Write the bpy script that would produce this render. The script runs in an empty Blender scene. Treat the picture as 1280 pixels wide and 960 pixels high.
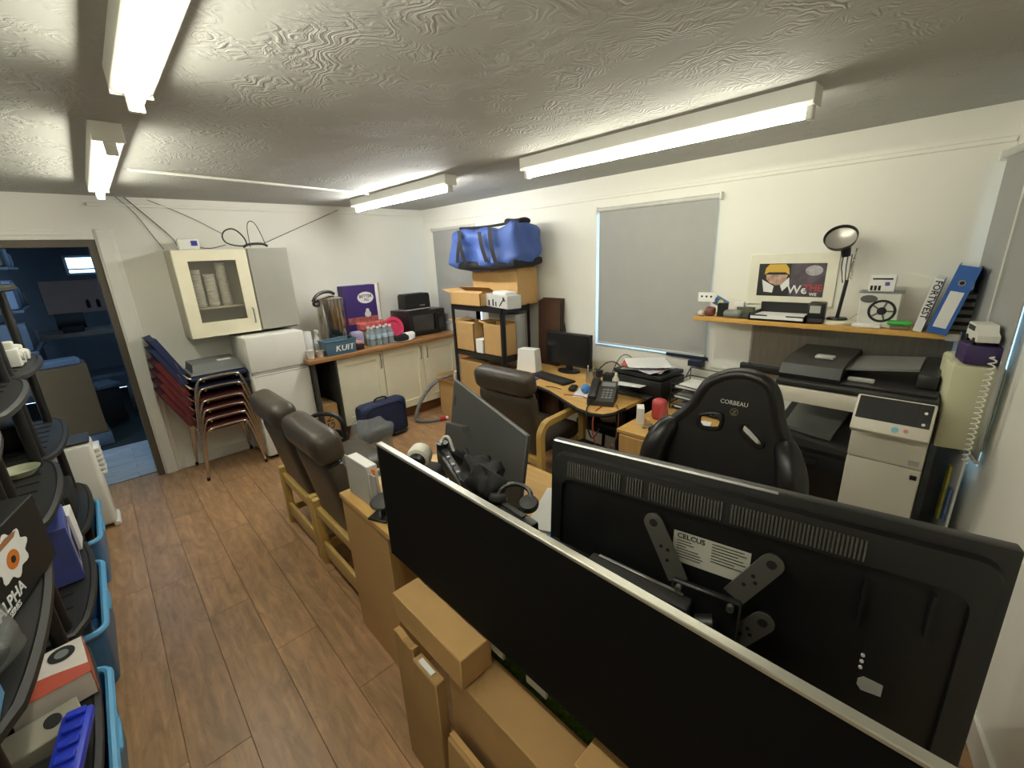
import bpy, bmesh, math, random
from mathutils import Vector, Matrix, noise
from mathutils.geometry import tessellate_polygon
random.seed(7)
PI = math.pi
scene = bpy.context.scene
COL = scene.collection

# ------------------------------------------------------------------ camera
YAW, PITCH, ROLL, FPX = math.radians(136.843), math.radians(16.744), math.radians(-2.515), 540.83
fw = Vector((math.cos(PITCH) * math.cos(YAW), math.cos(PITCH) * math.sin(YAW), -math.sin(PITCH)))
r0 = Vector((math.sin(YAW), -math.cos(YAW), 0))
u0 = r0.cross(fw)
rr = math.cos(ROLL) * r0 + math.sin(ROLL) * u0
uu = -math.sin(ROLL) * r0 + math.cos(ROLL) * u0
cam_d = bpy.data.cameras.new('camera')
cam = bpy.data.objects.new('camera', cam_d)
COL.objects.link(cam)
cam.matrix_world = Matrix(((rr.x, uu.x, -fw.x, 0), (rr.y, uu.y, -fw.y, 0), (rr.z, uu.z, -fw.z, 1.75), (0, 0, 0, 1)))
cam_d.sensor_width = 36.0
cam_d.lens = 36.0 * FPX / 1280.0
cam_d.clip_start = 0.02
scene.camera = cam

# ------------------------------------------------------------------ sky, exposure
world = bpy.data.worlds.new('world')
scene.world = world
world.use_nodes = True
wb = world.node_tree.nodes['Background']
wb.inputs[0].default_value = (0.50, 0.72, 1.0, 1)
wb.inputs[1].default_value = 6.0
TUBE_STRENGTH = 52.0
TUBE_COLOR = (1.0, 0.985, 0.81)
scene.view_settings.view_transform = 'Standard'
scene.view_settings.look = 'None'
scene.view_settings.gamma = 1.0
scene.view_settings.use_curve_mapping = False
scene.view_settings.exposure = 0.0

# ------------------------------------------------------------------ materials
def lin(c):
    return tuple(((v / 255) / 12.92 if v / 255 <= 0.04045 else ((v / 255 + 0.055) / 1.055) ** 2.4) for v in c)
MATS = {}
def mat(key, rgb, rough=0.6, metal=0.0, var=0.06, scale=8.0, bump=0.0, bscale=60.0, spec=0.5, stretch=None, alpha=1.0):
    """plain surface with faint procedural mottling and optional fine relief; rgb is sRGB 0..255"""
    if key in MATS:
        return MATS[key]
    m = bpy.data.materials.new(key)
    m.use_nodes = True
    nt = m.node_tree
    N, L = nt.nodes, nt.links
    b = N['Principled BSDF']
    b.inputs['Roughness'].default_value = rough
    b.inputs['Metallic'].default_value = metal
    b.inputs['Specular IOR Level'].default_value = spec
    tc = N.new('ShaderNodeTexCoord')
    src = tc.outputs['Object']
    if stretch:
        mp = N.new('ShaderNodeMapping')
        mp.inputs['Scale'].default_value = stretch
        L.new(src, mp.inputs['Vector'])
        src = mp.outputs['Vector']
    nz = N.new('ShaderNodeTexNoise')
    nz.inputs['Scale'].default_value = scale
    nz.inputs['Detail'].default_value = 4
    L.new(src, nz.inputs['Vector'])
    c = lin(rgb)
    ramp = N.new('ShaderNodeValToRGB')
    ramp.color_ramp.elements[0].position = 0.3
    ramp.color_ramp.elements[1].position = 0.7
    ramp.color_ramp.elements[0].color = (*[v * (1 - var) for v in c], 1)
    ramp.color_ramp.elements[1].color = (*[min(1, v * (1 + var)) for v in c], 1)
    L.new(nz.outputs['Fac'], ramp.inputs['Fac'])
    L.new(ramp.outputs['Color'], b.inputs['Base Color'])
    if bump:
        n2 = N.new('ShaderNodeTexNoise')
        n2.inputs['Scale'].default_value = bscale
        n2.inputs['Detail'].default_value = 3
        L.new(src, n2.inputs['Vector'])
        bp = N.new('ShaderNodeBump')
        bp.inputs['Strength'].default_value = bump
        bp.inputs['Distance'].default_value = 0.01
        L.new(n2.outputs['Fac'], bp.inputs['Height'])
        L.new(bp.outputs['Normal'], b.inputs['Normal'])
    if alpha < 1:
        b.inputs['Alpha'].default_value = alpha
    MATS[key] = m
    return m
def emit(key, rgb, strength):
    if key in MATS:
        return MATS[key]
    m = bpy.data.materials.new(key)
    m.use_nodes = True
    nt = m.node_tree
    b = nt.nodes['Principled BSDF']
    b.inputs['Base Color'].default_value = (0.8, 0.8, 0.8, 1)
    b.inputs['Emission Color'].default_value = (*rgb, 1)
    b.inputs['Emission Strength'].default_value = strength
    MATS[key] = m
    return m
def clear(key, rgb=(235, 240, 240), mixv=0.12, rough=0.05):
    """thin clear sheet: mostly transparent, a little gloss"""
    if key in MATS:
        return MATS[key]
    m = bpy.data.materials.new(key)
    m.use_nodes = True
    nt = m.node_tree
    N, L = nt.nodes, nt.links
    N.remove(N['Principled BSDF'])
    t = N.new('ShaderNodeBsdfTransparent')
    t.inputs[0].default_value = (*lin(rgb), 1)
    g = N.new('ShaderNodeBsdfPrincipled')
    g.inputs['Base Color'].default_value = (*lin(rgb), 1)
    g.inputs['Roughness'].default_value = rough
    mx = N.new('ShaderNodeMixShader')
    mx.inputs[0].default_value = mixv
    L.new(t.outputs[0], mx.inputs[1])
    L.new(g.outputs[0], mx.inputs[2])
    L.new(mx.outputs[0], N['Material Output'].inputs['Surface'])
    MATS[key] = m
    return m
def wood(key, rgb, rough=0.5, axis='x', var=0.25, scale=3.0, per_object=0.0, mottle=0.0):
    """grain stretched along one axis; per_object shifts tone and grain from piece to piece"""
    if key in MATS:
        return MATS[key]
    m = bpy.data.materials.new(key)
    m.use_nodes = True
    nt = m.node_tree
    N, L = nt.nodes, nt.links
    b = N['Principled BSDF']
    b.inputs['Roughness'].default_value = rough
    tc = N.new('ShaderNodeTexCoord')
    oi = N.new('ShaderNodeObjectInfo')
    mp = N.new('ShaderNodeMapping')
    s = {'x': (1, 14, 14), 'y': (14, 1, 14), 'z': (14, 14, 1)}[axis]
    mp.inputs['Scale'].default_value = s
    L.new(tc.outputs['Object'], mp.inputs['Vector'])
    add = N.new('ShaderNodeVectorMath')
    add.operation = 'MULTIPLY_ADD'
    cm = N.new('ShaderNodeCombineXYZ')
    for i in range(3):
        L.new(oi.outputs['Random'], cm.inputs[i])
    L.new(cm.outputs[0], add.inputs[0])
    add.inputs[1].default_value = (37, 53, 71)
    L.new(mp.outputs['Vector'], add.inputs[2])
    n1 = N.new('ShaderNodeTexNoise')
    n1.inputs['Scale'].default_value = scale
    n1.inputs['Detail'].default_value = 6
    n1.inputs['Distortion'].default_value = 0.6
    L.new(add.outputs[0], n1.inputs['Vector'])
    c = lin(rgb)
    rp = N.new('ShaderNodeValToRGB')
    rp.color_ramp.elements[0].position = 0.25
    rp.color_ramp.elements[1].position = 0.75
    rp.color_ramp.elements[0].color = (*[v * (1 - var) for v in c], 1)
    rp.color_ramp.elements[1].color = (*[min(1, v * (1 + var)) for v in c], 1)
    L.new(n1.outputs['Fac'], rp.inputs['Fac'])
    out = rp.outputs['Color']
    if mottle:
        m2 = N.new('ShaderNodeMapping')
        m2.inputs['Scale'].default_value = {'x': (5, 16, 16), 'y': (16, 5, 16), 'z': (16, 16, 5)}[axis]
        L.new(tc.outputs['Object'], m2.inputs['Vector'])
        a2 = N.new('ShaderNodeVectorMath')
        a2.operation = 'MULTIPLY_ADD'
        L.new(cm.outputs[0], a2.inputs[0])
        a2.inputs[1].default_value = (23, 91, 17)
        L.new(m2.outputs['Vector'], a2.inputs[2])
        n2 = N.new('ShaderNodeTexNoise')
        n2.inputs['Scale'].default_value = 1.0
        n2.inputs['Detail'].default_value = 7
        n2.inputs['Roughness'].default_value = 0.65
        n2.inputs['Distortion'].default_value = 1.2
        L.new(a2.outputs[0], n2.inputs['Vector'])
        r2 = N.new('ShaderNodeMapRange')
        r2.inputs['From Min'].default_value = 0.3
        r2.inputs['From Max'].default_value = 0.7
        r2.inputs['To Min'].default_value = 1 - mottle
        r2.inputs['To Max'].default_value = 1 + mottle
        L.new(n2.outputs['Fac'], r2.inputs['Value'])
        h2 = N.new('ShaderNodeHueSaturation')
        L.new(r2.outputs[0], h2.inputs['Value'])
        L.new(out, h2.inputs['Color'])
        out = h2.outputs['Color']
    if per_object:
        hv = N.new('ShaderNodeHueSaturation')
        mr = N.new('ShaderNodeMapRange')
        mr.inputs['To Min'].default_value = 1 - per_object
        mr.inputs['To Max'].default_value = 1 + per_object
        L.new(oi.outputs['Random'], mr.inputs['Value'])
        L.new(mr.outputs[0], hv.inputs['Value'])
        L.new(out, hv.inputs['Color'])
        out = hv.outputs['Color']
    L.new(out, b.inputs['Base Color'])
    bp = N.new('ShaderNodeBump')
    bp.inputs['Strength'].default_value = 0.08
    bp.inputs['Distance'].default_value = 0.01
    L.new(n1.outputs['Fac'], bp.inputs['Height'])
    L.new(bp.outputs['Normal'], b.inputs['Normal'])
    MATS[key] = m
    return m
def ceiling_material():
    m = bpy.data.materials.new('combed plaster')
    m.use_nodes = True
    nt = m.node_tree
    N, L = nt.nodes, nt.links
    b = N['Principled BSDF']
    b.inputs['Base Color'].default_value = (*lin((172, 172, 167)), 1)
    b.inputs['Roughness'].default_value = 0.75
    tc = N.new('ShaderNodeTexCoord')
    n1 = N.new('ShaderNodeTexNoise')
    n1.inputs['Scale'].default_value = 4.5
    n1.inputs['Detail'].default_value = 2
    L.new(tc.outputs['Object'], n1.inputs['Vector'])
    mx = N.new('ShaderNodeVectorMath')
    mx.operation = 'MULTIPLY_ADD'
    mx.inputs[1].default_value = (0.9, 0.9, 0)
    L.new(n1.outputs['Color'], mx.inputs[0])
    L.new(tc.outputs['Object'], mx.inputs[2])
    w = N.new('ShaderNodeTexWave')
    w.wave_type = 'RINGS'
    w.inputs['Scale'].default_value = 14
    w.inputs['Distortion'].default_value = 6
    w.inputs['Detail'].default_value = 3
    w.inputs['Detail Scale'].default_value = 1.6
    L.new(mx.outputs[0], w.inputs['Vector'])
    n3 = N.new('ShaderNodeTexNoise')
    n3.inputs['Scale'].default_value = 6
    n3.inputs['Detail'].default_value = 3
    L.new(tc.outputs['Object'], n3.inputs['Vector'])
    rp = N.new('ShaderNodeValToRGB')
    rp.color_ramp.elements[0].position = 0.42
    rp.color_ramp.elements[1].position = 0.62
    L.new(n3.outputs['Fac'], rp.inputs['Fac'])
    ml = N.new('ShaderNodeMath')
    ml.operation = 'MULTIPLY'
    L.new(w.outputs['Fac'], ml.inputs[0])
    L.new(rp.outputs['Color'], ml.inputs[1])
    bp = N.new('ShaderNodeBump')
    bp.inputs['Strength'].default_value = 0.5
    bp.inputs['Distance'].default_value = 0.007
    L.new(ml.outputs[0], bp.inputs['Height'])
    L.new(bp.outputs['Normal'], b.inputs['Normal'])
    return m

# ------------------------------------------------------------------ mesh helpers
class MB:
    def __init__(self):
        self.bm = bmesh.new()
    def add(self, verts, faces, M=None):
        vs = [self.bm.verts.new(M @ Vector(v) if M else v) for v in verts]
        for f in faces:
            try:
                self.bm.faces.new([vs[i] for i in f])
            except ValueError:
                pass
        return self
    def merge(self, t, M=None):
        t.verts.ensure_lookup_table()
        t.verts.index_update()
        self.add([v.co.copy() for v in t.verts], [[v.index for v in f.verts] for f in t.faces], M)
        t.free()
        return self
    def box(self, x0, x1, y0, y1, z0, z1, bev=0.0, seg=2, M=None):
        t = bmesh.new()
        bmesh.ops.create_cube(t, size=1)
        for v in t.verts:
            v.co = Vector(((x0 + x1) / 2 + v.co.x * (x1 - x0), (y0 + y1) / 2 + v.co.y * (y1 - y0), (z0 + z1) / 2 + v.co.z * (z1 - z0)))
        if bev:
            bev = min(bev, 0.49 * min(abs(x1 - x0), abs(y1 - y0), abs(z1 - z0)))
            bmesh.ops.bevel(t, geom=list(t.edges), offset=bev, segments=seg, profile=0.5, affect='EDGES')
        return self.merge(t, M)
    def soft(self, x0, x1, y0, y1, z0, z1, bev, amp=0.01, freq=6.0, seed=0, cuts=6, M=None, sag=0.0):
        """a box with rounded, wobbly, cloth-like sides"""
        t = bmesh.new()
        bmesh.ops.create_cube(t, size=1)
        bmesh.ops.subdivide_edges(t, edges=list(t.edges), cuts=cuts, use_grid_fill=True)
        sx, sy, sz = x1 - x0, y1 - y0, z1 - z0
        for v in t.verts:
            p = Vector((v.co.x * sx, v.co.y * sy, v.co.z * sz))
            q = Vector([max(-h + bev, min(h - bev, c)) for c, h in zip(p, (sx / 2, sy / 2, sz / 2))])
            d = p - q
            if d.length > 1e-6:
                p = q + d.normalized() * bev
            w = p + Vector((x0 + sx / 2, y0 + sy / 2, z0 + sz / 2))
            if amp:
                w += amp * noise.noise_vector(w * freq + Vector((seed, seed * 2, seed * 3)))
            if sag:
                w.z += sag * ((2 * p.x / sx) ** 2 - 0.5)
            v.co = w
        return self.merge(t, M)
    def cyl(self, p0, p1, r, r2=None, n=14, cap=True):
        p0, p1 = Vector(p0), Vector(p1)
        r2 = r if r2 is None else r2
        d = (p1 - p0).normalized()
        a = d.orthogonal().normalized()
        b = d.cross(a)
        vs = []
        for p, rad in ((p0, r), (p1, r2)):
            for i in range(n):
                t = 2 * PI * i / n
                vs.append(p + rad * (math.cos(t) * a + math.sin(t) * b))
        fs = [(i, (i + 1) % n, n + (i + 1) % n, n + i) for i in range(n)]
        if cap:
            fs += [tuple(range(n - 1, -1, -1)), tuple(range(n, 2 * n))]
        return self.add(vs, fs)
    def tube(self, pts, r, n=8, closed=False, smooth=0, M=None):
        pts = [Vector(p) for p in pts]
        for _ in range(smooth):
            q = [] if closed else [pts[0]]
            m = len(pts)
            for i in range(m if closed else m - 1):
                a, b = pts[i], pts[(i + 1) % m]
                q += [a * 0.75 + b * 0.25, a * 0.25 + b * 0.75]
            if not closed:
                q.append(pts[-1])
            pts = q
        m = len(pts)
        vs, fs = [], []
        up = None
        for i, p in enumerate(pts):
            if closed:
                d = (pts[(i + 1) % m] - pts[i - 1])
            else:
                d = pts[min(i + 1, m - 1)] - pts[max(i - 1, 0)]
            d = d.normalized() if d.length > 1e-9 else Vector((0, 0, 1))
            if up is None:
                up = d.orthogonal().normalized()
            else:
                up = up - d * up.dot(d)
                up = up.normalized() if up.length > 1e-6 else d.orthogonal().normalized()
            b = d.cross(up)
            rad = r(i / (m - 1)) if callable(r) else r
            for k in range(n):
                t = 2 * PI * k / n
                vs.append(p + rad * (math.cos(t) * up + math.sin(t) * b))
        for i in range(m if closed else m - 1):
            j = (i + 1) % m
            for k in range(n):
                fs.append((i * n + k, i * n + (k + 1) % n, j * n + (k + 1) % n, j * n + k))
        if not closed:
            fs += [tuple(range(n - 1, -1, -1)), tuple(range((m - 1) * n, m * n))]
        return self.add(vs, fs, M)
    def lathe(self, prof, n=24, M=None):
        vs, fs = [], []
        for (r, z) in prof:
            for i in range(n):
                t = 2 * PI * i / n
                vs.append((max(r, 1e-4) * math.cos(t), max(r, 1e-4) * math.sin(t), z))
        for j in range(len(prof) - 1):
            for i in range(n):
                fs.append((j * n + i, j * n + (i + 1) % n, (j + 1) * n + (i + 1) % n, (j + 1) * n + i))
        return self.add(vs, fs, M)
    def plate(self, loops, h0, h1, M=None):
        """polygon (first loop) with holes (other loops) in x,y, extruded z h0..h1"""
        ls = [[Vector((p[0], p[1], 0)) for p in l] for l in loops]
        tris = tessellate_polygon(ls)
        flat = [p for l in ls for p in l]
        n = len(flat)
        vs = [(p.x, p.y, h1) for p in flat] + [(p.x, p.y, h0) for p in flat]
        if len(loops) == 1:
            fs = [tuple(range(n)), tuple(range(2 * n - 1, n - 1, -1))]
        else:
            fs = [tuple(t) for t in tris] + [tuple(n + i for i in reversed(t)) for t in tris]
        o = 0
        for l in ls:
            k = len(l)
            for i in range(k):
                fs.append((o + i, n + o + i, n + o + (i + 1) % k, o + (i + 1) % k))
            o += k
        t = bmesh.new()
        tv = [t.verts.new(v) for v in vs]
        for f in fs:
            try:
                t.faces.new([tv[i] for i in f])
            except ValueError:
                pass
        bmesh.ops.recalc_face_normals(t, faces=list(t.faces))
        return self.merge(t, M)
    def sph(self, c, r, n=16, sc=(1, 1, 1), M=None):
        prof = [(math.sin(PI * i / (n // 2)) * r, -math.cos(PI * i / (n // 2)) * r) for i in range(n // 2 + 1)]
        T = Matrix.Translation(c) @ Matrix.Diagonal((*sc, 1))
        return self.lathe(prof, n, (M @ T) if M else T)
    def grid(self, fn, nu, nv):
        vs = [fn(i / nu, j / nv) for j in range(nv + 1) for i in range(nu + 1)]
        fs = [(j * (nu + 1) + i, j * (nu + 1) + i + 1, (j + 1) * (nu + 1) + i + 1, (j + 1) * (nu + 1) + i) for j in range(nv) for i in range(nu)]
        return self.add(vs, fs)
    def mesh(self, name, m, smooth=True):
        me = bpy.data.meshes.new(name)
        bmesh.ops.recalc_face_normals(self.bm, faces=list(self.bm.faces))
        self.bm.to_mesh(me)
        self.bm.free()
        me.materials.append(m)
        if smooth:
            me.polygons.foreach_set('use_smooth', [True] * len(me.polygons))
            try:
                me.set_sharp_from_angle(angle=math.radians(38))
            except Exception:
                pass
        return me
    def build(self, name, m, parent=None, loc=None, rot=None, smooth=True, label=None, kind=None):
        o = bpy.data.objects.new(name, self.mesh(name, m, smooth))
        COL.objects.link(o)
        if parent:
            o.parent = parent
        if loc is not None:
            o.location = loc
        if rot is not None:
            o.rotation_euler = rot
        if label:
            o['label'] = label
        if kind:
            o['kind'] = kind
        return o
def B(*a, **k):
    return MB().box(*a, **k)
def rrect(x0, x1, y0, y1, r, n=5):
    p = []
    for cx, cy, a in ((x1 - r, y1 - r, 0), (x0 + r, y1 - r, 90), (x0 + r, y0 + r, 180), (x1 - r, y0 + r, 270)):
        for i in range(n + 1):
            t = math.radians(a + 90 * i / n)
            p.append((cx + r * math.cos(t), cy + r * math.sin(t)))
    return p
def circ(cx, cy, r, n=14, ry=None):
    return [(cx + r * math.cos(2 * PI * i / n), cy + (ry or r) * math.sin(2 * PI * i / n)) for i in range(n)]
XZ = Matrix(((1, 0, 0, 0), (0, 0, -1, 0), (0, 1, 0, 0), (0, 0, 0, 1)))   # plate x,y,h -> x,z,-y  (h grows towards -Y)
YZ = Matrix(((0, 0, 1, 0), (1, 0, 0, 0), (0, 1, 0, 0), (0, 0, 0, 1)))    # plate x,y,h -> y,z,+x  (h grows towards +X)
def T(x=0, y=0, z=0):
    return Matrix.Translation((x, y, z))
def RX(d): return Matrix.Rotation(math.radians(d), 4, 'X')
def RY(d): return Matrix.Rotation(math.radians(d), 4, 'Y')
def RZ(d): return Matrix.Rotation(math.radians(d), 4, 'Z')
def tag(o, label, cat, group=None):
    o['label'] = label
    o['category'] = cat
    if group:
        o['group'] = group
    return o
def thing(name, label, cat, loc=(0, 0, 0), rz=0.0, group=None, rot=None):
    o = bpy.data.objects.new(name, None)
    o.empty_display_size = 0.1
    COL.objects.link(o)
    o.location = loc
    o.rotation_euler = rot if rot else (0, 0, math.radians(rz))
    return tag(o, label, cat, group)
def one(name, mb, m, label, cat, loc=(0, 0, 0), rz=0.0, group=None, smooth=True, rot=None):
    o = mb.build(name, m, None, loc, rot if rot else (0, 0, math.radians(rz)), smooth)
    return tag(o, label, cat, group)
def struct(name, mb, m, label=None, smooth=False, loc=None, rz=0.0):
    o = mb.build(name, m, None, loc, (0, 0, math.radians(rz)), smooth)
    o['kind'] = 'structure'
    if label:
        o['label'] = label
    return o
def kids(o):
    return [c for c in bpy.data.objects if c.parent == o]
def dup(root, loc, rz, label, group=None):
    ch = kids(root)
    r = root.copy()
    COL.objects.link(r)
    r.location = loc
    r.rotation_euler = (0, 0, math.radians(rz))
    r['label'] = label
    if group:
        r['group'] = group
    for c in ch:
        k = c.copy()
        COL.objects.link(k)
        k.parent = r
        for g in kids(c):
            h = g.copy()
            COL.objects.link(h)
            h.parent = k
    return r
def text(name, s, size, m, parent, M, depth=0.0006, bold=False, shear=0.0, align='CENTER', sx=1.0, label=None):
    cu = bpy.data.curves.new(name, 'FONT')
    cu.body = s
    cu.size = size
    cu.extrude = depth
    cu.align_x = align
    cu.align_y = 'CENTER'
    cu.shear = shear
    cu.resolution_u = 2
    if bold:
        cu.offset = size * 0.018
    t = bpy.data.objects.new(name + '_tmp', cu)
    COL.objects.link(t)
    me = bpy.data.meshes.new_from_object(t.evaluated_get(bpy.context.evaluated_depsgraph_get()))
    bpy.data.objects.remove(t)
    me.transform(Matrix.Diagonal((sx, 1, 1, 1)))
    me.transform(M)
    me.materials.clear()
    me.materials.append(m)
    o = bpy.data.objects.new(name, me)
    COL.objects.link(o)
    o.parent = parent
    if label:
        o['label'] = label
    return o
# text standing in a plane: facing -Y, facing +X, facing -X ...
FACE_MY = Matrix(((1, 0, 0, 0), (0, 0, -1, 0), (0, 1, 0, 0), (0, 0, 0, 1)))       # reads along +X, up +Z, faces -Y
FACE_PX = Matrix(((0, 0, 1, 0), (1, 0, 0, 0), (0, 1, 0, 0), (0, 0, 0, 1)))        # reads along +Y, up +Z, faces +X

# palette
M_wall = mat('wall paint', (229, 227, 217), 0.85, var=0.02, scale=2, bump=0.03, bscale=40)
M_white = mat('white gloss paint', (228, 227, 218), 0.45, var=0.02)
M_cream = mat('cream painted wood', (238, 231, 203), 0.5, var=0.025)
M_black = mat('black plastic', (20, 20, 21), 0.42, var=0.15)
M_blackm = mat('matt black', (14, 14, 15), 0.75, var=0.2)
M_dgrey = mat('dark grey plastic', (52, 52, 52), 0.5, var=0.1)
M_grey = mat('mid grey plastic', (120, 122, 120), 0.5, var=0.06)
M_lgrey = mat('light grey plastic', (176, 176, 170), 0.5, var=0.05)
M_steel = mat('brushed steel', (178, 176, 170), 0.3, metal=0.9, var=0.06, scale=30, stretch=(1, 1, 12))
M_chrome = mat('chrome tube', (200, 192, 182), 0.18, metal=1.0, var=0.05)
M_card = mat('brown cardboard', (190, 152, 98), 0.85, var=0.08, scale=5, bump=0.05, bscale=90)
M_card2 = mat('dull cardboard', (172, 136, 88), 0.88, var=0.1, scale=4, bump=0.05, bscale=80)
M_paper = mat('white paper', (232, 231, 228), 0.8, var=0.02)
M_oak = wood('light oak laminate', (206, 163, 96), 0.42, 'x', 0.12)
M_oakz = wood('oak board', (200, 158, 98), 0.5, 'z', 0.13)
M_beech = wood('pale bent beech', (198, 164, 94), 0.38, 'z', 0.1)
M_leather = mat('dark brown leather', (64, 57, 48), 0.42, var=0.12, scale=10, bump=0.12, bscale=220)
M_navy = mat('navy fabric', (22, 34, 72), 0.8, var=0.15, bump=0.1, bscale=250)
M_red = mat('dark red fabric', (92, 26, 27), 0.85, var=0.12, bump=0.1, bscale=250)
M_bluebin = mat('blue plastic', (62, 132, 190), 0.4, var=0.06)
M_screen = mat('dark screen glass', (24, 25, 26), 0.25, var=0.03)
M_ink = mat('black print', (22, 22, 24), 0.7, var=0.05)
M_wht_ink = mat('white print', (225, 225, 222), 0.7, var=0.02)
M_glass = clear('window glass', (235, 243, 246), 0.08)
M_poly = clear('thin clear plastic', (225, 228, 226), 0.16, 0.15)

# ================================================================== the room
CEIL, YB = 2.30, 3.13
KO, KRZ = Vector((-4.70, 0.15, 0)), 1.95            # door wall: origin and skew
def K(s, d=0.0, z=0.0):
    a = math.radians(KRZ)
    return (KO.x + d * math.cos(a) - s * math.sin(a), KO.y + d * math.sin(a) + s * math.cos(a), z)
CP, CRZ = Vector((0.02, YB, 0)), math.degrees(math.atan(0.22))   # right wall start, skew
def CW(s, d=0.0, z=0.0):                            # s from the far corner towards the camera, d out into the room
    a = math.atan(0.22)
    return (CP.x + s * math.sin(a) - d * math.cos(a), CP.y - s * math.cos(a) - d * math.sin(a), z)

M_floorbase = mat('floor underlay', (70, 52, 38), 0.9)
M_plank = wood('brown oak laminate plank', (166, 129, 92), 0.36, 'x', 0.22, 2.6, 0.09, 0.28)
M_plank_daylit = wood('daylit grey plank', (172, 173, 175), 0.33, 'y', 0.2, 2.2, 0.1, 0.2)  # same laminate as the room, with daylight put into a paler grey colour
M_blind = mat('grey roller blind cloth', (160, 160, 157), 0.85, var=0.02)
M_blind_edge = mat('blind rail', (196, 196, 190), 0.4)
M_frame = mat('white window frame', (225, 230, 232), 0.4, var=0.02)
M_lining = mat('dark door lining', (88, 80, 68), 0.55, var=0.08)
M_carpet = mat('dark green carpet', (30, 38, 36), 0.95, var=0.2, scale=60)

floor = struct('floor', B(-4.86, 1.15, -0.95, YB + 0.1, -0.06, -0.009), M_floorbase, 'brown wood laminate floor')
def plank_row(y0, y1, xs):
    for a, b in zip(xs[:-1], xs[1:]):
        L, W = b - a - 0.0014, y1 - y0 - 0.0012
        key = (round(L, 3), round(W, 3))
        if key not in PL:
            PL[key] = B(-L / 2, L / 2, -W / 2, W / 2, -0.009, 0.0, 0.0012, 1).mesh('plank', M_plank, False)
        o = bpy.data.objects.new('plank', PL[key])
        COL.objects.link(o)
        o.parent = floor
        o.location = ((a + b) / 2, (y0 + y1) / 2, 0)
PL = {}
row, y = 0, -0.90
while y < YB + 0.05:
    y1 = min(y + 0.192, YB + 0.06)
    xs = [-4.80]
    off = (row * 0.47) % 1.29
    x = -4.80 + (off if off > 0.15 else off + 0.4)
    while x < 0.95:
        xs.append(x)
        x += 1.29
    xs.append(1.1)
    plank_row(y, y1, xs)
    y = y1
    row += 1

struct('ceiling', B(-4.95, 1.2, -1.0, YB + 0.2, CEIL, CEIL + 0.1), ceiling_material(), 'white ceiling with combed swirl plaster')

# wall with the doorway (local x out of the wall, y along it)
w = MB()
w.box(-0.12, 0, -0.03, 3.2, -0.02, CEIL)
w.box(-0.12, 0, -1.2, -0.87, -0.02, CEIL)
w.box(-0.12, 0, -0.87, -0.03, 1.985, CEIL)
struct('wall_left', w, M_wall, 'off-white painted wall with the doorway', loc=K(0), rz=KRZ)
# window wall with two openings
WIN = [(-4.60, -3.78, 0.96, 2.05), (-2.235, -1.285, 0.955, 2.065)]
w = MB()
xs = [-4.95, WIN[0][0], WIN[0][1], WIN[1][0], WIN[1][1], 0.2]
for i in (0, 2, 4):
    w.box(xs[i], xs[i + 1], YB, YB + 0.2, -0.02, CEIL)
for (a, b, z0, z1) in WIN:
    w.box(a, b, YB, YB + 0.2, -0.02, z0)
    w.box(a, b, YB, YB + 0.2, z1, CEIL)
struct('wall_back', w, M_wall, 'off-white painted wall with two blinded windows')
# right wall, slightly out of square, with a window opening near its far corner
w = MB()
WR = (0.10, 0.60, 0.80, 2.08)
w.box(0, 0.15, -0.2, WR[0], -0.02, CEIL)
w.box(0, 0.15, WR[1], 4.4, -0.02, CEIL)
w.box(0, 0.15, WR[0], WR[1], -0.02, WR[2])
w.box(0, 0.15, WR[0], WR[1], WR[3], CEIL)

struct('wall_right', w, M_wall, 'off-white painted wall close to the camera', loc=(CP.x, CP.y, 0), rz=180 + CRZ).scale = (-1, 1, 1)
struct('wall_front', B(-4.95, 1.3, -1.0, -0.90, -0.02, CEIL), M_wall, 'off-white painted wall behind the black shelving')
struct('wall_near', B(1.06, 1.2, -1.0, 0.2, -0.02, CEIL), M_wall, 'off-white painted wall behind the camera')
struct('trim_1', B(-4.75, 0.02, YB - 0.012, YB, 2.135, 2.16, 0.004, 1), M_wall, 'thin painted cover strip below the ceiling')
struct('trim_2', B(0, 0.014, -0.02, 3.0, 2.225, 2.25, 0.004, 1), M_wall, 'thin painted cover strip on the door wall', loc=K(0), rz=KRZ)
struct('baseboard_left', B(0, 0.016, 0.12, 0.66, 0, 0.10, 0.004, 1), M_white, 'white skirting board on the door wall', loc=K(0), rz=KRZ)
struct('baseboard_right', B(0, 0.016, 0.7, 2.9, 0, 0.12, 0.004, 1), M_white, 'white skirting board on the near right wall', loc=(CP.x, CP.y, 0), rz=180 + CRZ).scale = (1, 1, 1)

# doorway: lining and moulded architrave
d = struct('door_1', MB().box(-0.13, 0.004, -0.075, -0.03, 0, 1.985).box(-0.13, 0.004, -0.87, -0.825, 0, 1.985).box(-0.13, 0.004, -0.825, -0.075, 1.935, 1.985), M_lining, 'open doorway with dark lining', loc=K(0), rz=KRZ)
for nm, bx in (('architrave', (-0.03, 0.095, 0, 2.06)), ('architrave', (-0.95, -0.87, 0, 2.06)), ('architrave', (-0.87, -0.03, 1.985, 2.06))):
    y0, y1, z0, z1 = bx
    m_ = MB().box(0, 0.02, y0, y1, z0, z1, 0.006, 2)
    if z0 == 0:
        m_.box(0.02, 0.028, y0 + 0.012, y1 - 0.03, z0, z1, 0.004, 1)
    else:
        m_.box(0.02, 0.028, y0, y1, z0 + 0.03, z1 - 0.012, 0.004, 1)
    m_.build(nm, M_white, d)

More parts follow.
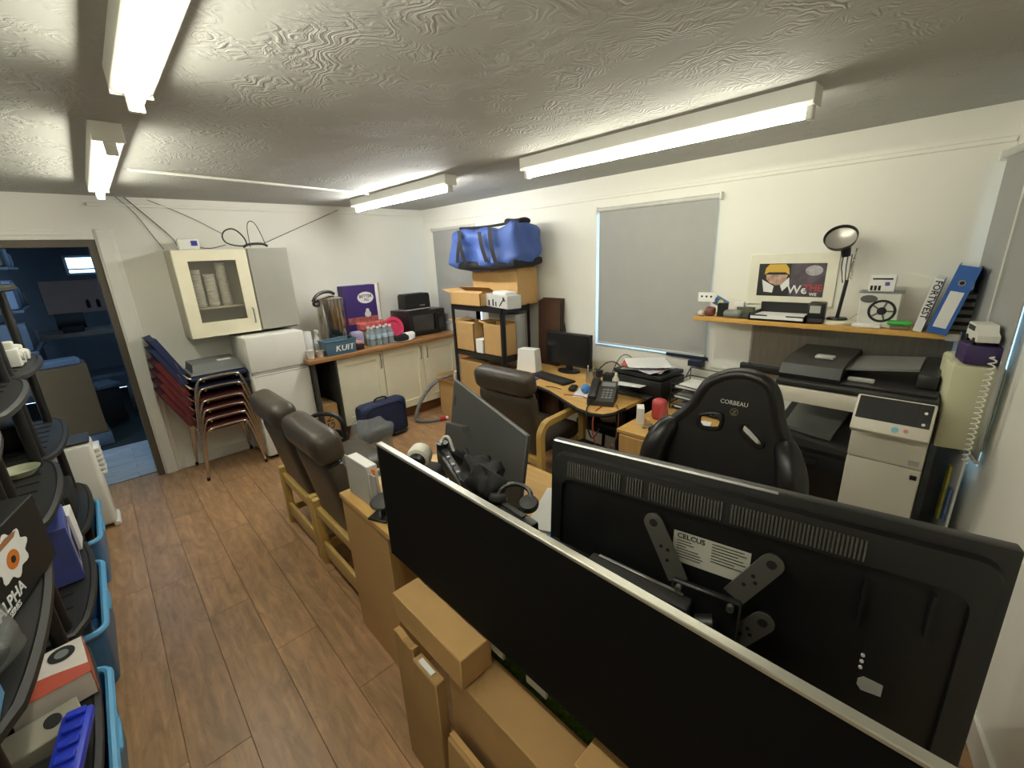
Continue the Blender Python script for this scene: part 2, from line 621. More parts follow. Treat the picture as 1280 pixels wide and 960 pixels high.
# windows: frame, glass, sill, roller blind
def window(n, a, b, z0, z1, label):
    f = MB()
    yo = YB + 0.12
    f.box(a, a + 0.05, yo, yo + 0.05, z0, z1, 0.004, 1).box(b - 0.05, b, yo, yo + 0.05, z0, z1, 0.004, 1)
    f.box(a + 0.05, b - 0.05, yo, yo + 0.05, z0, z0 + 0.05, 0.004, 1).box(a + 0.05, b - 0.05, yo, yo + 0.05, z1 - 0.05, z1, 0.004, 1)
    o = struct(f'window_{n}', f, M_frame, label)
    B(a + 0.05, b - 0.05, yo + 0.02, yo + 0.026, z0 + 0.05, z1 - 0.05).build('pane', M_glass, o)
    B(a, b, YB - 0.004, YB + 0.12, z0 - 0.012, z0 + 0.004, 0.003, 1).build('sill', M_frame, o)
    return o
window(1, *WIN[0], 'far window in the corner, behind a grey blind')
window(2, *WIN[1], 'middle window behind a grey blind')
def blind(a, b, z0, z1, yb, label, drop=0.0):
    t = thing('roller_blind', label, 'blind', ((a + b) / 2, yb, z1))
    h = (b - a) / 2
    MB().grid(lambda u, v: (-h + 2 * h * u, 0.003 * math.sin(u * 5 + v * 3) * v, -(z1 - z0) * v), 10, 8).build('blind_cloth', M_blind, t)
    MB().cyl((-h - 0.012, 0, 0), (h + 0.012, 0, 0), 0.017, n=14).build('roller', M_blind_edge, t)
    B(-h, h, -0.008, 0.008, -(z1 - z0) - 0.016, -(z1 - z0), 0.003, 1).build('bottom_rail', M_blind_edge, t)
    for s in (-1, 1):
        B(s * (h + 0.02) - 0.007, s * (h + 0.02) + 0.007, -0.022, 0.022, -0.024, 0.024, 0.004, 1).build('bracket', M_white, t)
    return t
blind(-2.195, -1.262, 0.99, 2.055, YB - 0.02, 'large grey roller blind over the middle window, left of the wall shelf')
blind(-4.585, -3.83, 0.985, 2.055, YB - 0.02, 'grey roller blind in the far corner, partly hidden by the blue bag')
# right-hand window with blind
o = struct('window_3', MB().box(-0.10, -0.06, -WR[1], -WR[0], WR[2], WR[2] + 0.05).box(-0.10, -0.06, -WR[1], -WR[0], WR[3] - 0.05, WR[3]).box(-0.10, -0.06, -WR[0] - 0.05, -WR[0], WR[2], WR[3]).box(-0.10, -0.06, -WR[1], -WR[1] + 0.05, WR[2], WR[3]), M_frame, 'window at the right edge behind a grey blind', loc=(CP.x, CP.y, 0), rz=CRZ)
o.scale = (-1, 1, 1)
B(-0.085, -0.079, -WR[1] + 0.05, -WR[0] - 0.05, WR[2] + 0.05, WR[3] - 0.05).build('pane', M_glass, o)
t = thing('roller_blind', 'narrow grey roller blind at the right edge beside the lever arch file', 'blind', CW(0.31, 0.03, 2.08), CRZ)
B(-0.002, 0.002, -0.375, 0.25, -1.22, 0).build('blind_cloth', M_blind, t)
MB().cyl((0, -0.385, 0), (0, 0.27, 0), 0.018).build('roller', M_blind_edge, t)
B(-0.008, 0.008, -0.375, 0.25, -1.236, -1.22, 0.003, 1).build('bottom_rail', M_blind_edge, t)
MB().tube([(-0.012, -0.10, 0), (-0.012, -0.10, -1.0)], 0.003, 6).build('pull_cord', M_white, t)
for s in (-0.392, 0.277):
    B(-0.024, 0.024, s - 0.007, s + 0.007, -0.024, 0.024, 0.004, 1).build('bracket', M_white, t)

# ------------------------------------------------------------------ ceiling lights
M_batten = mat('white enamelled batten', (232, 231, 224), 0.4, var=0.02)
def batten(xc, y, label, power=1.0, colour=TUBE_COLOR):
    M_tube = emit('fluorescent tube %.2f' % power, colour, TUBE_STRENGTH * power)
    t = thing('fluorescent_light', label, 'ceiling light', (xc, y, CEIL), 0, 'fluorescent battens on the ceiling')
    L = 0.755
    MB().plate([[(-0.05, 0), (-0.05, -0.056), (-0.034, -0.068), (0.034, -0.068), (0.05, -0.056), (0.05, 0)]], -L, L, YZ).build('batten_body', M_batten, t)
    for s in (-1, 1):
        B(s * (L - 0.014) - 0.012, s * (L - 0.014) + 0.012, -0.02, 0.02, -0.115, -0.066, 0.005, 2).build('lamp_holder', M_white, t)
        B(min(s * L, s * (L + 0.006)), max(s * L, s * (L + 0.006)), -0.05, 0.05, -0.07, 0, 0.002, 1).build('end_cap', M_white, t)
    MB().cyl((-L + 0.02, 0, -0.090), (L - 0.02, 0, -0.090), 0.0175, n=16).build('tube', M_tube, t)
    return t
batten(-1.285, 2.11, 'long fluorescent batten light nearest the window wall and shelf', 0.96)
batten(-3.44, 2.01, 'far fluorescent batten light above the kitchen worktop', 1.9, (1.0, 1.0, 0.95))
batten(-1.03, 0.22, 'bright fluorescent batten light cut off by the top edge of the picture', 1.12)
batten(-3.18, 0.19, 'short looking fluorescent batten light near the doorway', 1.15)
a, b = Vector((-3.40, 0.30, 0)), Vector((-3.74, 1.93, 0))
one('cable_trunking', B(-0.82, 0.82, -0.011, 0.011, -0.014, 0.0, 0.003, 1), M_white, 'thin white cable trunking running across the ceiling between two lights', 'trunking', ((a.x + b.x) / 2, (a.y + b.y) / 2, CEIL), math.degrees(math.atan2(b.y - a.y, b.x - a.x)))

# ------------------------------------------------------------------ workshop beyond the doorway
WX0 = -9.0
f = struct('floor_passage', B(-5.86, -4.83, -1.6, 1.30, -0.06, -0.009), M_floorbase, 'wood floor just inside the doorway, coloured grey as if daylit')
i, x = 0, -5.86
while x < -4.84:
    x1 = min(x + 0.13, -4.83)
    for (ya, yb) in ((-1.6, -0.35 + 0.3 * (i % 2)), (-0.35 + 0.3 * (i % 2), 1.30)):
        q = B(-(x1 - x) / 2 + 0.001, (x1 - x) / 2 - 0.001, -(yb - ya) / 2 + 0.001, (yb - ya) / 2 - 0.001, -0.009, 0, 0.0012, 1).build('plank', M_plank_daylit, f, ((x + x1) / 2, (ya + yb) / 2, 0), smooth=False)
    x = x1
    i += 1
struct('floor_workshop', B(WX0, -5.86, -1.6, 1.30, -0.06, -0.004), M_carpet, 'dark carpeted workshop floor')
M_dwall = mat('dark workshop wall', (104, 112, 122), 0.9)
struct('ceiling_workshop', MB().box(WX0, -7.6, -1.6, 1.3, CEIL, CEIL + 0.1).box(-7.0, -5.84, -1.6, 1.3, CEIL, CEIL + 0.1).box(-7.6, -7.0, -1.6, -0.4, CEIL, CEIL + 0.1).box(-7.6, -7.0, 0.3, 1.3, CEIL, CEIL + 0.1).box(-4.94, -4.83, -1.6, 1.3, CEIL, CEIL + 0.1).box(-5.84, -4.94, -1.6, -0.95, CEIL, CEIL + 0.1).box(-5.84, -4.94, 0.65, 1.3, CEIL, CEIL + 0.1), M_dwall, 'dark workshop ceiling with two openings added for daylight')
o = struct('window_5', MB().box(-5.84, -5.80, -0.95, 0.65, CEIL + 0.03, CEIL + 0.08).box(-4.98, -4.94, -0.95, 0.65, CEIL + 0.03, CEIL + 0.08).box(-5.80, -4.98, -0.95, -0.91, CEIL + 0.03, CEIL + 0.08).box(-5.80, -4.98, 0.61, 0.65, CEIL + 0.03, CEIL + 0.08), M_frame, 'unseen roof light added over the passage to daylight its floor')  # unseen roof light, added as the daylight source for the passage floor
B(-5.80, -4.98, -0.91, 0.61, CEIL + 0.05, CEIL + 0.056).build('pane', M_glass, o)
w = MB()
FW = (-0.17, 0.27, 1.72, 1.99)
w.box(WX0 - 0.15, WX0, -1.6, FW[0], 0, CEIL).box(WX0 - 0.15, WX0, FW[1], 1.3, 0, CEIL)
w.box(WX0 - 0.15, WX0, FW[0], FW[1], 0, FW[2]).box(WX0 - 0.15, WX0, FW[0], FW[1], FW[3], CEIL)
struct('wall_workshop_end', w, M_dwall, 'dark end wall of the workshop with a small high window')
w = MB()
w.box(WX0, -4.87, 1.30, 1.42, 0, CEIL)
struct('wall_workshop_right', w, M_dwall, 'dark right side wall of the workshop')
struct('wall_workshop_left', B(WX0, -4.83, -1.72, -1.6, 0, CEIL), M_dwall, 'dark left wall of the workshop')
o = struct('window_4', MB().box(WX0 - 0.08, WX0 - 0.04, FW[0], FW[0] + 0.03, FW[2], FW[3]).box(WX0 - 0.08, WX0 - 0.04, FW[1] - 0.03, FW[1], FW[2], FW[3]).box(WX0 - 0.08, WX0 - 0.04, FW[0], FW[1], FW[2], FW[2] + 0.03).box(WX0 - 0.08, WX0 - 0.04, FW[0], FW[1], FW[3] - 0.03, FW[3]).box(WX0 - 0.08, WX0 - 0.04, FW[0], FW[1], FW[2] + 0.07, FW[2] + 0.09), M_frame, 'small high window glowing with daylight in the workshop')
B(WX0 - 0.062, WX0 - 0.058, FW[0], FW[1], FW[2], FW[3]).build('pane', M_glass, o)

o = struct('window_6', MB().box(-7.6, -7.56, -0.4, 0.3, CEIL + 0.03, CEIL + 0.08).box(-7.04, -7.0, -0.4, 0.3, CEIL + 0.03, CEIL + 0.08).box(-7.56, -7.04, -0.4, -0.36, CEIL + 0.03, CEIL + 0.08).box(-7.56, -7.04, 0.26, 0.3, CEIL + 0.03, CEIL + 0.08), M_frame, 'unseen roof light added to brighten the workshop')  # second unseen roof light, added to brighten the workshop
B(-7.56, -7.04, -0.36, 0.26, CEIL + 0.05, CEIL + 0.056).build('pane', M_glass, o)

# ================================================================== kitchen wall  (local x out of the wall, y along it)
def KT(name, label, cat, s, d=0.0, z=0.0, rz=0.0, group=None):
    return thing(name, label, cat, K(s, d, z), KRZ + rz, group)
def K1(name, mb, m, label, cat, s, d=0.0, z=0.0, rz=0.0, group=None):
    return one(name, mb, m, label, cat, K(s, d, z), KRZ + rz, group)
M_worktop = wood('block wood worktop', (156, 114, 72), 0.38, 'y', 0.22, 4.0)
M_carc = mat('pale cabinet board', (198, 192, 172), 0.6, var=0.02)
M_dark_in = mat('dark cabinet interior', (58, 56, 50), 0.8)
# wall cabinet with glass door
t = KT('wall_cabinet', 'wall cabinet with framed glass door showing white cups, above the stacked chairs', 'cabinet', 0.37, 0, 1.175)
W1, H1, D1 = 0.535, 0.715, 0.265
MB().box(0, 0.014, 0, W1, 0, H1).box(0, D1, 0, 0.016, 0, H1).box(0, D1, W1 - 0.016, W1, 0, H1).box(0, D1, 0.016, W1 - 0.016, 0, 0.016).box(0, D1, 0.016, W1 - 0.016, H1 - 0.016, H1).build('body', M_carc, t)
B(0.014, D1 - 0.02, 0.016, W1 - 0.016, 0.232, 0.246).build('shelf', M_carc, t)
d = MB().plate([rrect(0.003, W1 - 0.003, 0.003, H1 - 0.003, 0.004, 2), list(reversed([(0.095, 0.125), (W1 - 0.095, 0.125), (W1 - 0.095, H1 - 0.09), (0.095, H1 - 0.09)]))], D1 + 0.002, D1 + 0.022, YZ).build('door', M_cream, t)
B(D1 + 0.006, D1 + 0.010, 0.095, W1 - 0.095, 0.125, H1 - 0.09).build('glass_pane', clear('cabinet glass', (242, 241, 236), 0.05), d)
MB().tube([(D1 + 0.02, W1 - 0.045, 0.08), (D1 + 0.05, W1 - 0.045, 0.085), (D1 + 0.05, W1 - 0.045, 0.205), (D1 + 0.02, W1 - 0.045, 0.21)], 0.006, 8).build('handle', M_steel, d)
t = KT('wall_cabinet', 'plain grey-doored wall cabinet above the fridge freezer', 'cabinet', 0.912, 0, 1.178)
W2, H2 = 0.335, 0.715
B(0, D1, 0, W2, 0, H2).build('body', M_carc, t)
B(D1 + 0.002, D1 + 0.02, 0.003, W2 - 0.003, 0.003, H2 - 0.003, 0.003, 1).build('door', mat('grey cabinet door', (158, 156, 146), 0.5, var=0.02), t)
B(D1 * 0.3, D1 - 0.01, 0.02, W2 - 0.02, -0.008, 0).build('base_strip', M_blackm, t)
# cups and plates inside
M_foam = mat('white foam cups', (222, 220, 214), 0.6, var=0.02)
def cup_stack(s, d, z, r, h, n, label):
    prof = [(0, 0), (r * 0.78, 0)]
    for k in range(n):
        z0 = h * k / n
        prof += [(r * 0.86, z0 + h / n * 0.1), (r, z0 + h / n * 0.8), (r * 1.04, z0 + h / n * 0.9), (r * 0.9, z0 + h / n)]
    prof += [(r * 0.8, h), (0, h - 0.004)]
    K1('cup_stack', MB().lathe(prof, 18), M_foam, label, 'cups', s, d, z, group='stacks of white cups in the glass cabinet')
cup_stack(0.37 + 0.145, 0.14, 1.422, 0.045, 0.31, 12, 'left tower of nested white cups on the cabinet shelf')
cup_stack(0.37 + 0.245, 0.15, 1.422, 0.042, 0.27, 10, 'middle tower of nested white cups on the cabinet shelf')
cup_stack(0.37 + 0.345, 0.14, 1.422, 0.040, 0.36, 14, 'tallest right tower of nested white cups on the cabinet shelf')
K1('plate_stack', MB().lathe([(0, 0), (0.05, 0), (0.085, 0.03), (0.085, 0.045), (0.05, 0.04), (0, 0.04)], 20), M_foam, 'low stack of white bowls at the left bottom of the glass cabinet', 'bowls', 0.37 + 0.19, 0.15, 1.192)
K1('plate_stack', MB().lathe([(0, 0), (0.05, 0), (0.075, 0.03), (0.078, 0.055), (0.05, 0.05), (0, 0.05)], 20), M_foam, 'low stack of white bowls at the right bottom of the glass cabinet', 'bowls', 0.37 + 0.34, 0.15, 1.192)
K1('booklet', B(-0.01, 0.01, -0.035, 0.035, 0, 0.11, 0.003, 1), mat('olive box', (96, 104, 78), 0.7), 'small green packet standing in the glass cabinet', 'packet', 0.37 + 0.42, 0.2, 1.192, 40)
# router and cables on the cabinet
t = KT('router', 'white router with small blue display on top of the wall cabinet', 'router', 0.53, 0.12, 1.890)
B(-0.03, 0.03, -0.075, 0.075, 0, 0.092, 0.012, 3).build('case', M_white, t)
B(0.03, 0.032, 0.015, 0.06, 0.035, 0.075).build('display', mat('blue display', (52, 58, 150), 0.3), t)
K1('cable_coil', MB().tube([(0, -0.16, 0.09), (0, -0.13, 0.15), (0, -0.05, 0.17), (0, 0.02, 0.09), (0.0, 0.03, 0.01), (0.02, -0.13, 0.03)], 0.006, 6, True, 2).tube([(-0.03, 0.06, 0.006), (-0.04, 0.065, 0.22), (-0.04, 0.13, 0.24), (-0.03, 0.17, 0.12), (-0.02, 0.19, 0.012)], 0.0035, 6, False, 2).tube([(0.05, -0.02, 0.006), (0.05, 0.02, 0.03), (0.05, 0.14, 0.035), (0.05, 0.18, 0.012)], 0.011, 8, False, 2), M_dgrey, 'looped grey cable coil lying on top of the wall cabinets', 'cable', 0.94, 0.13, 1.900)
def wall_wire(pts, r, label):
    one('wire', MB().tube([K(s, 0.012, z) for s, z in pts], r, 6, False, 2), M_dgrey, label, 'wire', group='thin wires running up the door wall')
wall_wire([(0.16, 2.298), (0.25, 2.19), (0.31, 2.05), (0.375, 1.905)], 0.003, 'leftmost thin wire running from the ceiling down to the glass cabinet')
wall_wire([(0.21, 2.298), (0.33, 2.15), (0.46, 1.99), (0.475, 1.915)], 0.004, 'thin wire running from the ceiling down to the white router')
wall_wire([(0.35, 2.285), (0.60, 2.17), (0.82, 2.03)], 0.0025, 'faint wire running from the ceiling to the looped cable coil')
wall_wire([(1.92, 2.262), (1.5, 2.09), (1.12, 1.93)], 0.003, 'thin wire slanting right up to the ceiling from the grey cabinet')
wall_wire([(0.60, 1.925), (0.70, 1.90), (0.83, 1.935)], 0.003, 'short black lead from the white router along the cabinet top')

# fridge freezer
t = KT('fridge_freezer', 'small white fridge freezer with two doors beside the stacked chairs', 'fridge', 0.69, 0.02, 0)
FWD = 0.495
B(0, 0.42, 0, FWD, 0.03, 1.15, 0.008, 2).build('body', M_white, t)
B(0.0, 0.40, 0.02, FWD - 0.02, 0, 0.03).build('plinth', M_blackm, t)
dz = B(0.424, 0.468, 0, FWD, 0.835, 1.155, 0.014, 3).build('freezer_door', M_white, t)
B(0.43, 0.462, 0.01, FWD - 0.01, 0.815, 0.835).build('grip', M_lgrey, dz)
dz = B(0.424, 0.468, 0, FWD, 0.04, 0.812, 0.014, 3).build('fridge_door', M_white, t)
B(0.434, 0.470, 0.012, FWD - 0.012, 0.795, 0.806, 0.003, 1).build('grip', M_lgrey, dz)

# worktop and base units
K1('worktop', B(0.005, 0.635, 0, 1.81, 0, 0.038, 0.004, 2), M_worktop, 'long brown wood worktop with kitchen clutter on it', 'worktop', 1.14, 0, 0.842)
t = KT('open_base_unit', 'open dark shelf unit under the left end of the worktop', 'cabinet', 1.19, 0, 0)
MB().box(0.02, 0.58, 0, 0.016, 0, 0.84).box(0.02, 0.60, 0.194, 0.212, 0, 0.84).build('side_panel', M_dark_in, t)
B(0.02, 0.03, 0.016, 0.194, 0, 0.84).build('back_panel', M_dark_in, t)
def shaker(y0, y1, z0, z1, x, hinge):
    """framed door with a recessed panel"""
    f = MB().plate([[(y0, z0), (y1, z0), (y1, z1), (y0, z1)], list(reversed([(y0 + 0.07, z0 + 0.08), (y1 - 0.07, z0 + 0.08), (y1 - 0.07, z1 - 0.08), (y0 + 0.07, z1 - 0.08)]))], x, x + 0.02, YZ)
    return f
def base_unit(s, doors, label):
    t = KT('base_cabinet', label, 'cabinet', s, 0, 0)
    Wd = doors[-1][1]
    B(0.02, 0.56, 0.002, Wd - 0.002, 0.13, 0.84).build('body', M_carc, t)
    B(0.46, 0.50, 0.002, Wd - 0.002, 0, 0.13).build('plinth', wood('brown plinth', (134, 92, 54), 0.5, 'y', 0.2), t)
    for (a, b, h) in doors:
        d = shaker(a + 0.003, b - 0.003, 0.135, 0.835, 0.565, h).build('door', M_cream, t)
        B(0.567, 0.574, a + 0.07, b - 0.07, 0.21, 0.76).build('panel', M_cream, d)
        MB().tube([(0.583, h, 0.655), (0.612, h, 0.66), (0.612, h, 0.80), (0.583, h, 0.805)], 0.006, 8).build('handle', M_steel, d)
base_unit(1.405, [(0, 0.495, 0.46)], 'cream shaker base cabinet with single door beside the open shelf')
base_unit(1.902, [(0, 0.50, 0.46), (0.50, 0.98, 0.545)], 'cream shaker base cabinet with double doors below the microwave')
t = KT('carton', 'upright brown carton with print standing in the open shelf unit', 'carton', 1.285, 0.40, 0)
B(-0.15, 0.15, -0.075, 0.075, 0, 0.40, 0.004, 1).build('box', M_card2, t)
text('lettering', 'SGN', 0.10, M_ink, t, T(0.1515, -0.01, 0.2) @ FACE_PX @ RZ(90), sx=1.1)

# ------------------------------------------------------------------ things on the worktop
WT = 0.881
t = KT('tea_urn', 'tall stainless steel catering urn with black handles on the worktop', 'urn', 1.555, 0.30, WT)
MB().lathe([(0, 0), (0.115, 0), (0.12, 0.02), (0.118, 0.03), (0.128, 0.05), (0.128, 0.50), (0.132, 0.505), (0.132, 0.52), (0.12, 0.525), (0, 0.55)], 32).build('body', M_chrome, t)
MB().lathe([(0.122, 0), (0.126, 0.002), (0.126, 0.045), (0.120, 0.048)], 32).build('base_ring', M_black, t)
MB().tube([(0.02, -0.17, 0.50), (0.02, -0.14, 0.55), (0, -0.06, 0.585), (0, 0.02, 0.585), (0, 0.06, 0.555)], 0.016, 8, False, 2).build('handle', M_black, t)
MB().tube([(0.02, -0.10, 0.46), (0.02, -0.165, 0.46), (0.02, -0.165, 0.50), (0.02, -0.10, 0.50)], 0.014, 8, True, 2).build('handle', M_black, t)
MB().cyl((0.125, 0.05, 0.09), (0.19, 0.07, 0.09), 0.014).cyl((0.18, 0.066, 0.09), (0.18, 0.066, 0.04), 0.011).box(0.165, 0.2, 0.05, 0.085, 0.10, 0.15, 0.006, 2).build('tap', M_black, t)
B(0.10, 0.135, -0.13, -0.118, 0.05, 0.48, 0.004, 1).build('sight_glass', M_steel, t)
t = KT('carton', 'purple carton with white oval logo leaning on the kitchen wall', 'carton', 1.985, 0.075, WT)
B(-0.07, 0.07, -0.20, 0.20, 0, 0.61, 0.004, 1).build('box', mat('purple print card', (58, 38, 104), 0.55, var=0.05), t)
B(-0.07, 0.0725, 0.165, 0.203, 0.0, 0.613, 0.003, 1).build('side_panel', M_paper, t)
MB().plate([circ(0.04, 0.475, 0.095, 24, 0.062)], 0.0705, 0.0722, YZ).build('logo_oval', M_paper, t)
MB().plate([circ(0.045, 0.335, 0.022, 14)], 0.0705, 0.0722, YZ).plate([circ(0.045, 0.295, 0.038, 14, 0.036)], 0.0705, 0.0722, YZ).build('logo_figure', M_wht_ink, t)
text('lettering', 'BETTER', 0.045, M_ink, t, T(0.0726, 0.04, 0.488) @ FACE_PX, bold=True)
text('lettering', 'ALL', 0.035, M_ink, t, T(0.0726, 0.05, 0.452) @ FACE_PX, bold=True)
B(0.07, 0.0722, -0.19, 0.16, 0.20, 0.27).build('photo_strip', mat('pinkish photo print', (170, 90, 84), 0.6, var=0.5, scale=30), t)
t = KT('storage_tub', 'grey-blue open tub with white lettering at the worktop edge', 'tub', 1.475, 0.52, WT)
M_tub = mat('grey blue enamel', (74, 104, 122), 0.45)
vs = []
MB().add([(x * k, y * k, z) for (k, z) in ((0.92, 0), (1.0, 0.135), (0.95, 0.135), (0.88, 0.01)) for (x, y) in ((-0.085, -0.155), (0.085, -0.155), (0.085, 0.155), (-0.085, 0.155))],
         [(0, 3, 2, 1)] + [(4 * a + i, 4 * a + (i + 1) % 4, 4 * a + 4 + (i + 1) % 4, 4 * a + 4 + i) for a in range(3) for i in range(4)] + [(12, 13, 14, 15)]).build('tub', M_tub, t, smooth=False)
MB().tube([(-0.086, -0.156, 0.138), (0.086, -0.156, 0.138), (0.086, 0.156, 0.138), (-0.086, 0.156, 0.138)], 0.006, 6, True).build('rim', M_tub, t)
text('lettering', 'KUIT', 0.085, M_wht_ink, t, T(0.0835, 0.03, 0.062) @ FACE_PX @ RX(-3), bold=True, shear=0.2)
K1('kitchen_roll', MB().lathe([(0.02, 0), (0.05, 0), (0.052, 0.005), (0.052, 0.225), (0.05, 0.23), (0.02, 0.23)], 20), M_paper, 'white kitchen roll standing at the left end of the worktop', 'kitchen roll', 1.245, 0.36, WT)
K1('spray_bottle', MB().lathe([(0, 0), (0.035, 0), (0.037, 0.01), (0.037, 0.13), (0.016, 0.17), (0.014, 0.2), (0, 0.2)], 16).box(-0.02, 0.05, -0.012, 0.012, 0.2, 0.235, 0.005, 2), mat('milky plastic', (206, 205, 198), 0.4), 'white squeezy bottle in front of the urn', 'bottle', 1.345, 0.36, WT)
K1('cup', MB().lathe([(0, 0), (0.028, 0), (0.036, 0.075), (0.038, 0.078), (0.034, 0.076), (0.026, 0.006), (0, 0.006)], 18), M_foam, 'small pale cup by the fridge on the worktop edge', 'cup', 1.20, 0.53, WT)
K1('cup', MB().lathe([(0, 0), (0.03, 0), (0.037, 0.055), (0.039, 0.058), (0.034, 0.056), (0.028, 0.006), (0, 0.006)], 18), mat('pinkish cup', (206, 186, 176), 0.5), 'low pinkish cup between the kitchen roll and the grey-blue tub', 'cup', 1.29, 0.53, WT)
K1('glass', MB().lathe([(0, 0), (0.026, 0), (0.032, 0.11), (0.029, 0.11), (0.024, 0.008), (0, 0.008)], 18), M_poly, 'clear drinking glass behind the grey-blue tub', 'glass', 1.33, 0.45, WT)
t = KT('biscuit_tin', 'small dark open tin with pinkish contents beside the tub', 'tin', 1.685, 0.52, WT)
B(-0.05, 0.05, -0.042, 0.042, 0, 0.06, 0.008, 2).build('tin', mat('dark maroon tin', (44, 26, 34), 0.4), t)
MB().soft(-0.042, 0.042, -0.036, 0.036, 0.055, 0.085, 0.012, 0.008, 20, 3).build('contents', mat('salmon sweets', (196, 132, 112), 0.6, var=0.2, scale=40), t)
K1('plastic_bag', MB().soft(-0.03, 0.03, -0.06, 0.06, 0, 0.17, 0.02, 0.02, 9, 5), mat('lilac plastic bag', (170, 166, 204), 0.45), 'crumpled lilac plastic bag behind the dark tin', 'bag', 1.74, 0.40, WT)
# shrink-wrapped water bottles
M_bott = clear('bottle plastic', (214, 226, 232), 0.3, 0.1)
def bottle(s, d, label):
    t = KT('water_bottle', label, 'bottle', s, d, WT, group='clear water bottles on the worktop')
    MB().lathe([(0, 0.004), (0.028, 0), (0.032, 0.008), (0.032, 0.05), (0.029, 0.06), (0.032, 0.07), (0.032, 0.135), (0.013, 0.175), (0.013, 0.182)], 16).build('bottle', M_bott, t)
    MB().lathe([(0, 0.2), (0.015, 0.2), (0.015, 0.18), (0.0, 0.18)], 12).build('cap', M_white, t)
    MB().lathe([(0.0325, 0.075), (0.0328, 0.078), (0.0328, 0.118), (0.0325, 0.12)], 16).build('sleeve', mat('pale blue label', (170, 190, 205), 0.5), t)
NB = ['front left', 'front second from left', 'front third from left', 'front right', 'rear left', 'rear second from left', 'rear third from left', 'rear right']
for i in range(8):
    bottle(1.86 + 0.072 * (i % 4), 0.50 - 0.075 * (i // 4), 'clear water bottle, ' + NB[i] + ' of the pack beside the pink plate')
K1('snack_pack', MB().soft(-0.05, 0.05, -0.16, 0.16, 0, 0.085, 0.02, 0.012, 10, 8), mat('red and white packet', (186, 88, 84), 0.45, var=0.45, scale=22), 'red patterned packet lying on the rear water bottles', 'packet', 1.96, 0.33, WT + 0.15)
K1('carton', B(-0.045, 0.045, -0.15, 0.15, 0, 0.15, 0.003, 1), M_card2, 'low brown carton behind the water bottles', 'carton', 1.96, 0.32, WT)
t = KT('plate', 'bright pink round plate standing upright beside the microwave', 'plate', 2.19, 0.36, WT + 0.128)
MB().lathe([(0, 0.0), (0.085, 0.002), (0.092, 0.012), (0.128, 0.016), (0.128, 0.020), (0.088, 0.018), (0.083, 0.008), (0, 0.006)], 32, RY(82)).build('plate', mat('pink plastic', (214, 66, 100), 0.35), t)
K1('cloth_pile', MB().soft(-0.07, 0.07, -0.09, 0.09, 0, 0.07, 0.03, 0.02, 11, 2), M_blackm, 'crumpled black cloth in front of the microwave', 'cloth', 2.19, 0.50, WT)
K1('cloth_pile', MB().soft(-0.05, 0.05, -0.06, 0.06, 0, 0.085, 0.03, 0.02, 12, 4), M_paper, 'crumpled white cloth beside the microwave corner', 'cloth', 2.29, 0.52, WT)
K1('saucer', MB().lathe([(0, 0), (0.05, 0), (0.11, 0.012), (0.11, 0.016), (0.05, 0.005), (0, 0.005)], 24), M_white, 'flat white plate lying under the dark cloth on the worktop edge', 'plate', 2.19, 0.515, WT - 0.002)
t = KT('microwave', 'black microwave oven at the far end of the worktop', 'microwave', 2.61, 0.05, WT)
B(0, 0.37, -0.25, 0.25, 0.008, 0.285, 0.006, 2).build('case', mat('dark maroon enamel', (40, 22, 26), 0.3), t)
d = B(0.372, 0.395, -0.25, 0.13, 0.01, 0.283, 0.006, 2).build('door', M_black, t)
B(0.395, 0.398, -0.20, 0.08, 0.055, 0.24, 0.002, 1).build('window', mat('smoked glass', (60, 58, 56), 0.12), d)
B(0.396, 0.412, 0.10, 0.12, 0.05, 0.245, 0.005, 2).build('handle', M_black, d)
p = B(0.372, 0.395, 0.134, 0.25, 0.01, 0.283, 0.006, 2).build('control_panel', M_black, t)
for i in range(3):
    for j in range(4):
        B(0.395, 0.397, 0.152 + 0.03 * i, 0.172 + 0.03 * i, 0.06 + 0.03 * j, 0.078 + 0.03 * j).build('button', M_dgrey, p)
B(0.395, 0.397, 0.152, 0.232, 0.225, 0.255).build('display', M_screen, p)
for (fx, fy) in ((0.04, -0.21), (0.04, 0.21), (0.33, -0.21), (0.33, 0.21)):
    MB().cyl((fx, fy, 0), (fx, fy, 0.01), 0.014).build('foot', M_black, t)
t = KT('toaster', 'black two-slice toaster standing on the microwave', 'toaster', 2.58, 0.24, WT + 0.286)
MB().plate([[(-0.17, 0.012), (0.17, 0.012), (0.165, 0.16), (0.15, 0.185), (-0.15, 0.185), (-0.165, 0.16)]], -0.08, 0.08, YZ).build('body', M_black, t)
MB().box(-0.03, -0.012, -0.13, 0.13, 0.183, 0.187).box(0.012, 0.03, -0.13, 0.13, 0.183, 0.187).build('slot', M_dgrey, t)
B(-0.085, 0.085, -0.172, 0.172, 0, 0.014, 0.004, 1).build('base', M_lgrey, t)
for i in range(3):
    MB().cyl((0.08, 0.03 + 0.025 * i, 0.05), (0.088, 0.03 + 0.025 * i, 0.05), 0.007).build('button', M_lgrey, t)
K1('leaning_strip', MB().cyl((0.012, 0, 0), (0.012, 0.02, 0.62), 0.007, n=8), M_oakz, 'thin wooden stick leaning on the wall beside the purple carton', 'stick', 2.235, 0.03, WT)

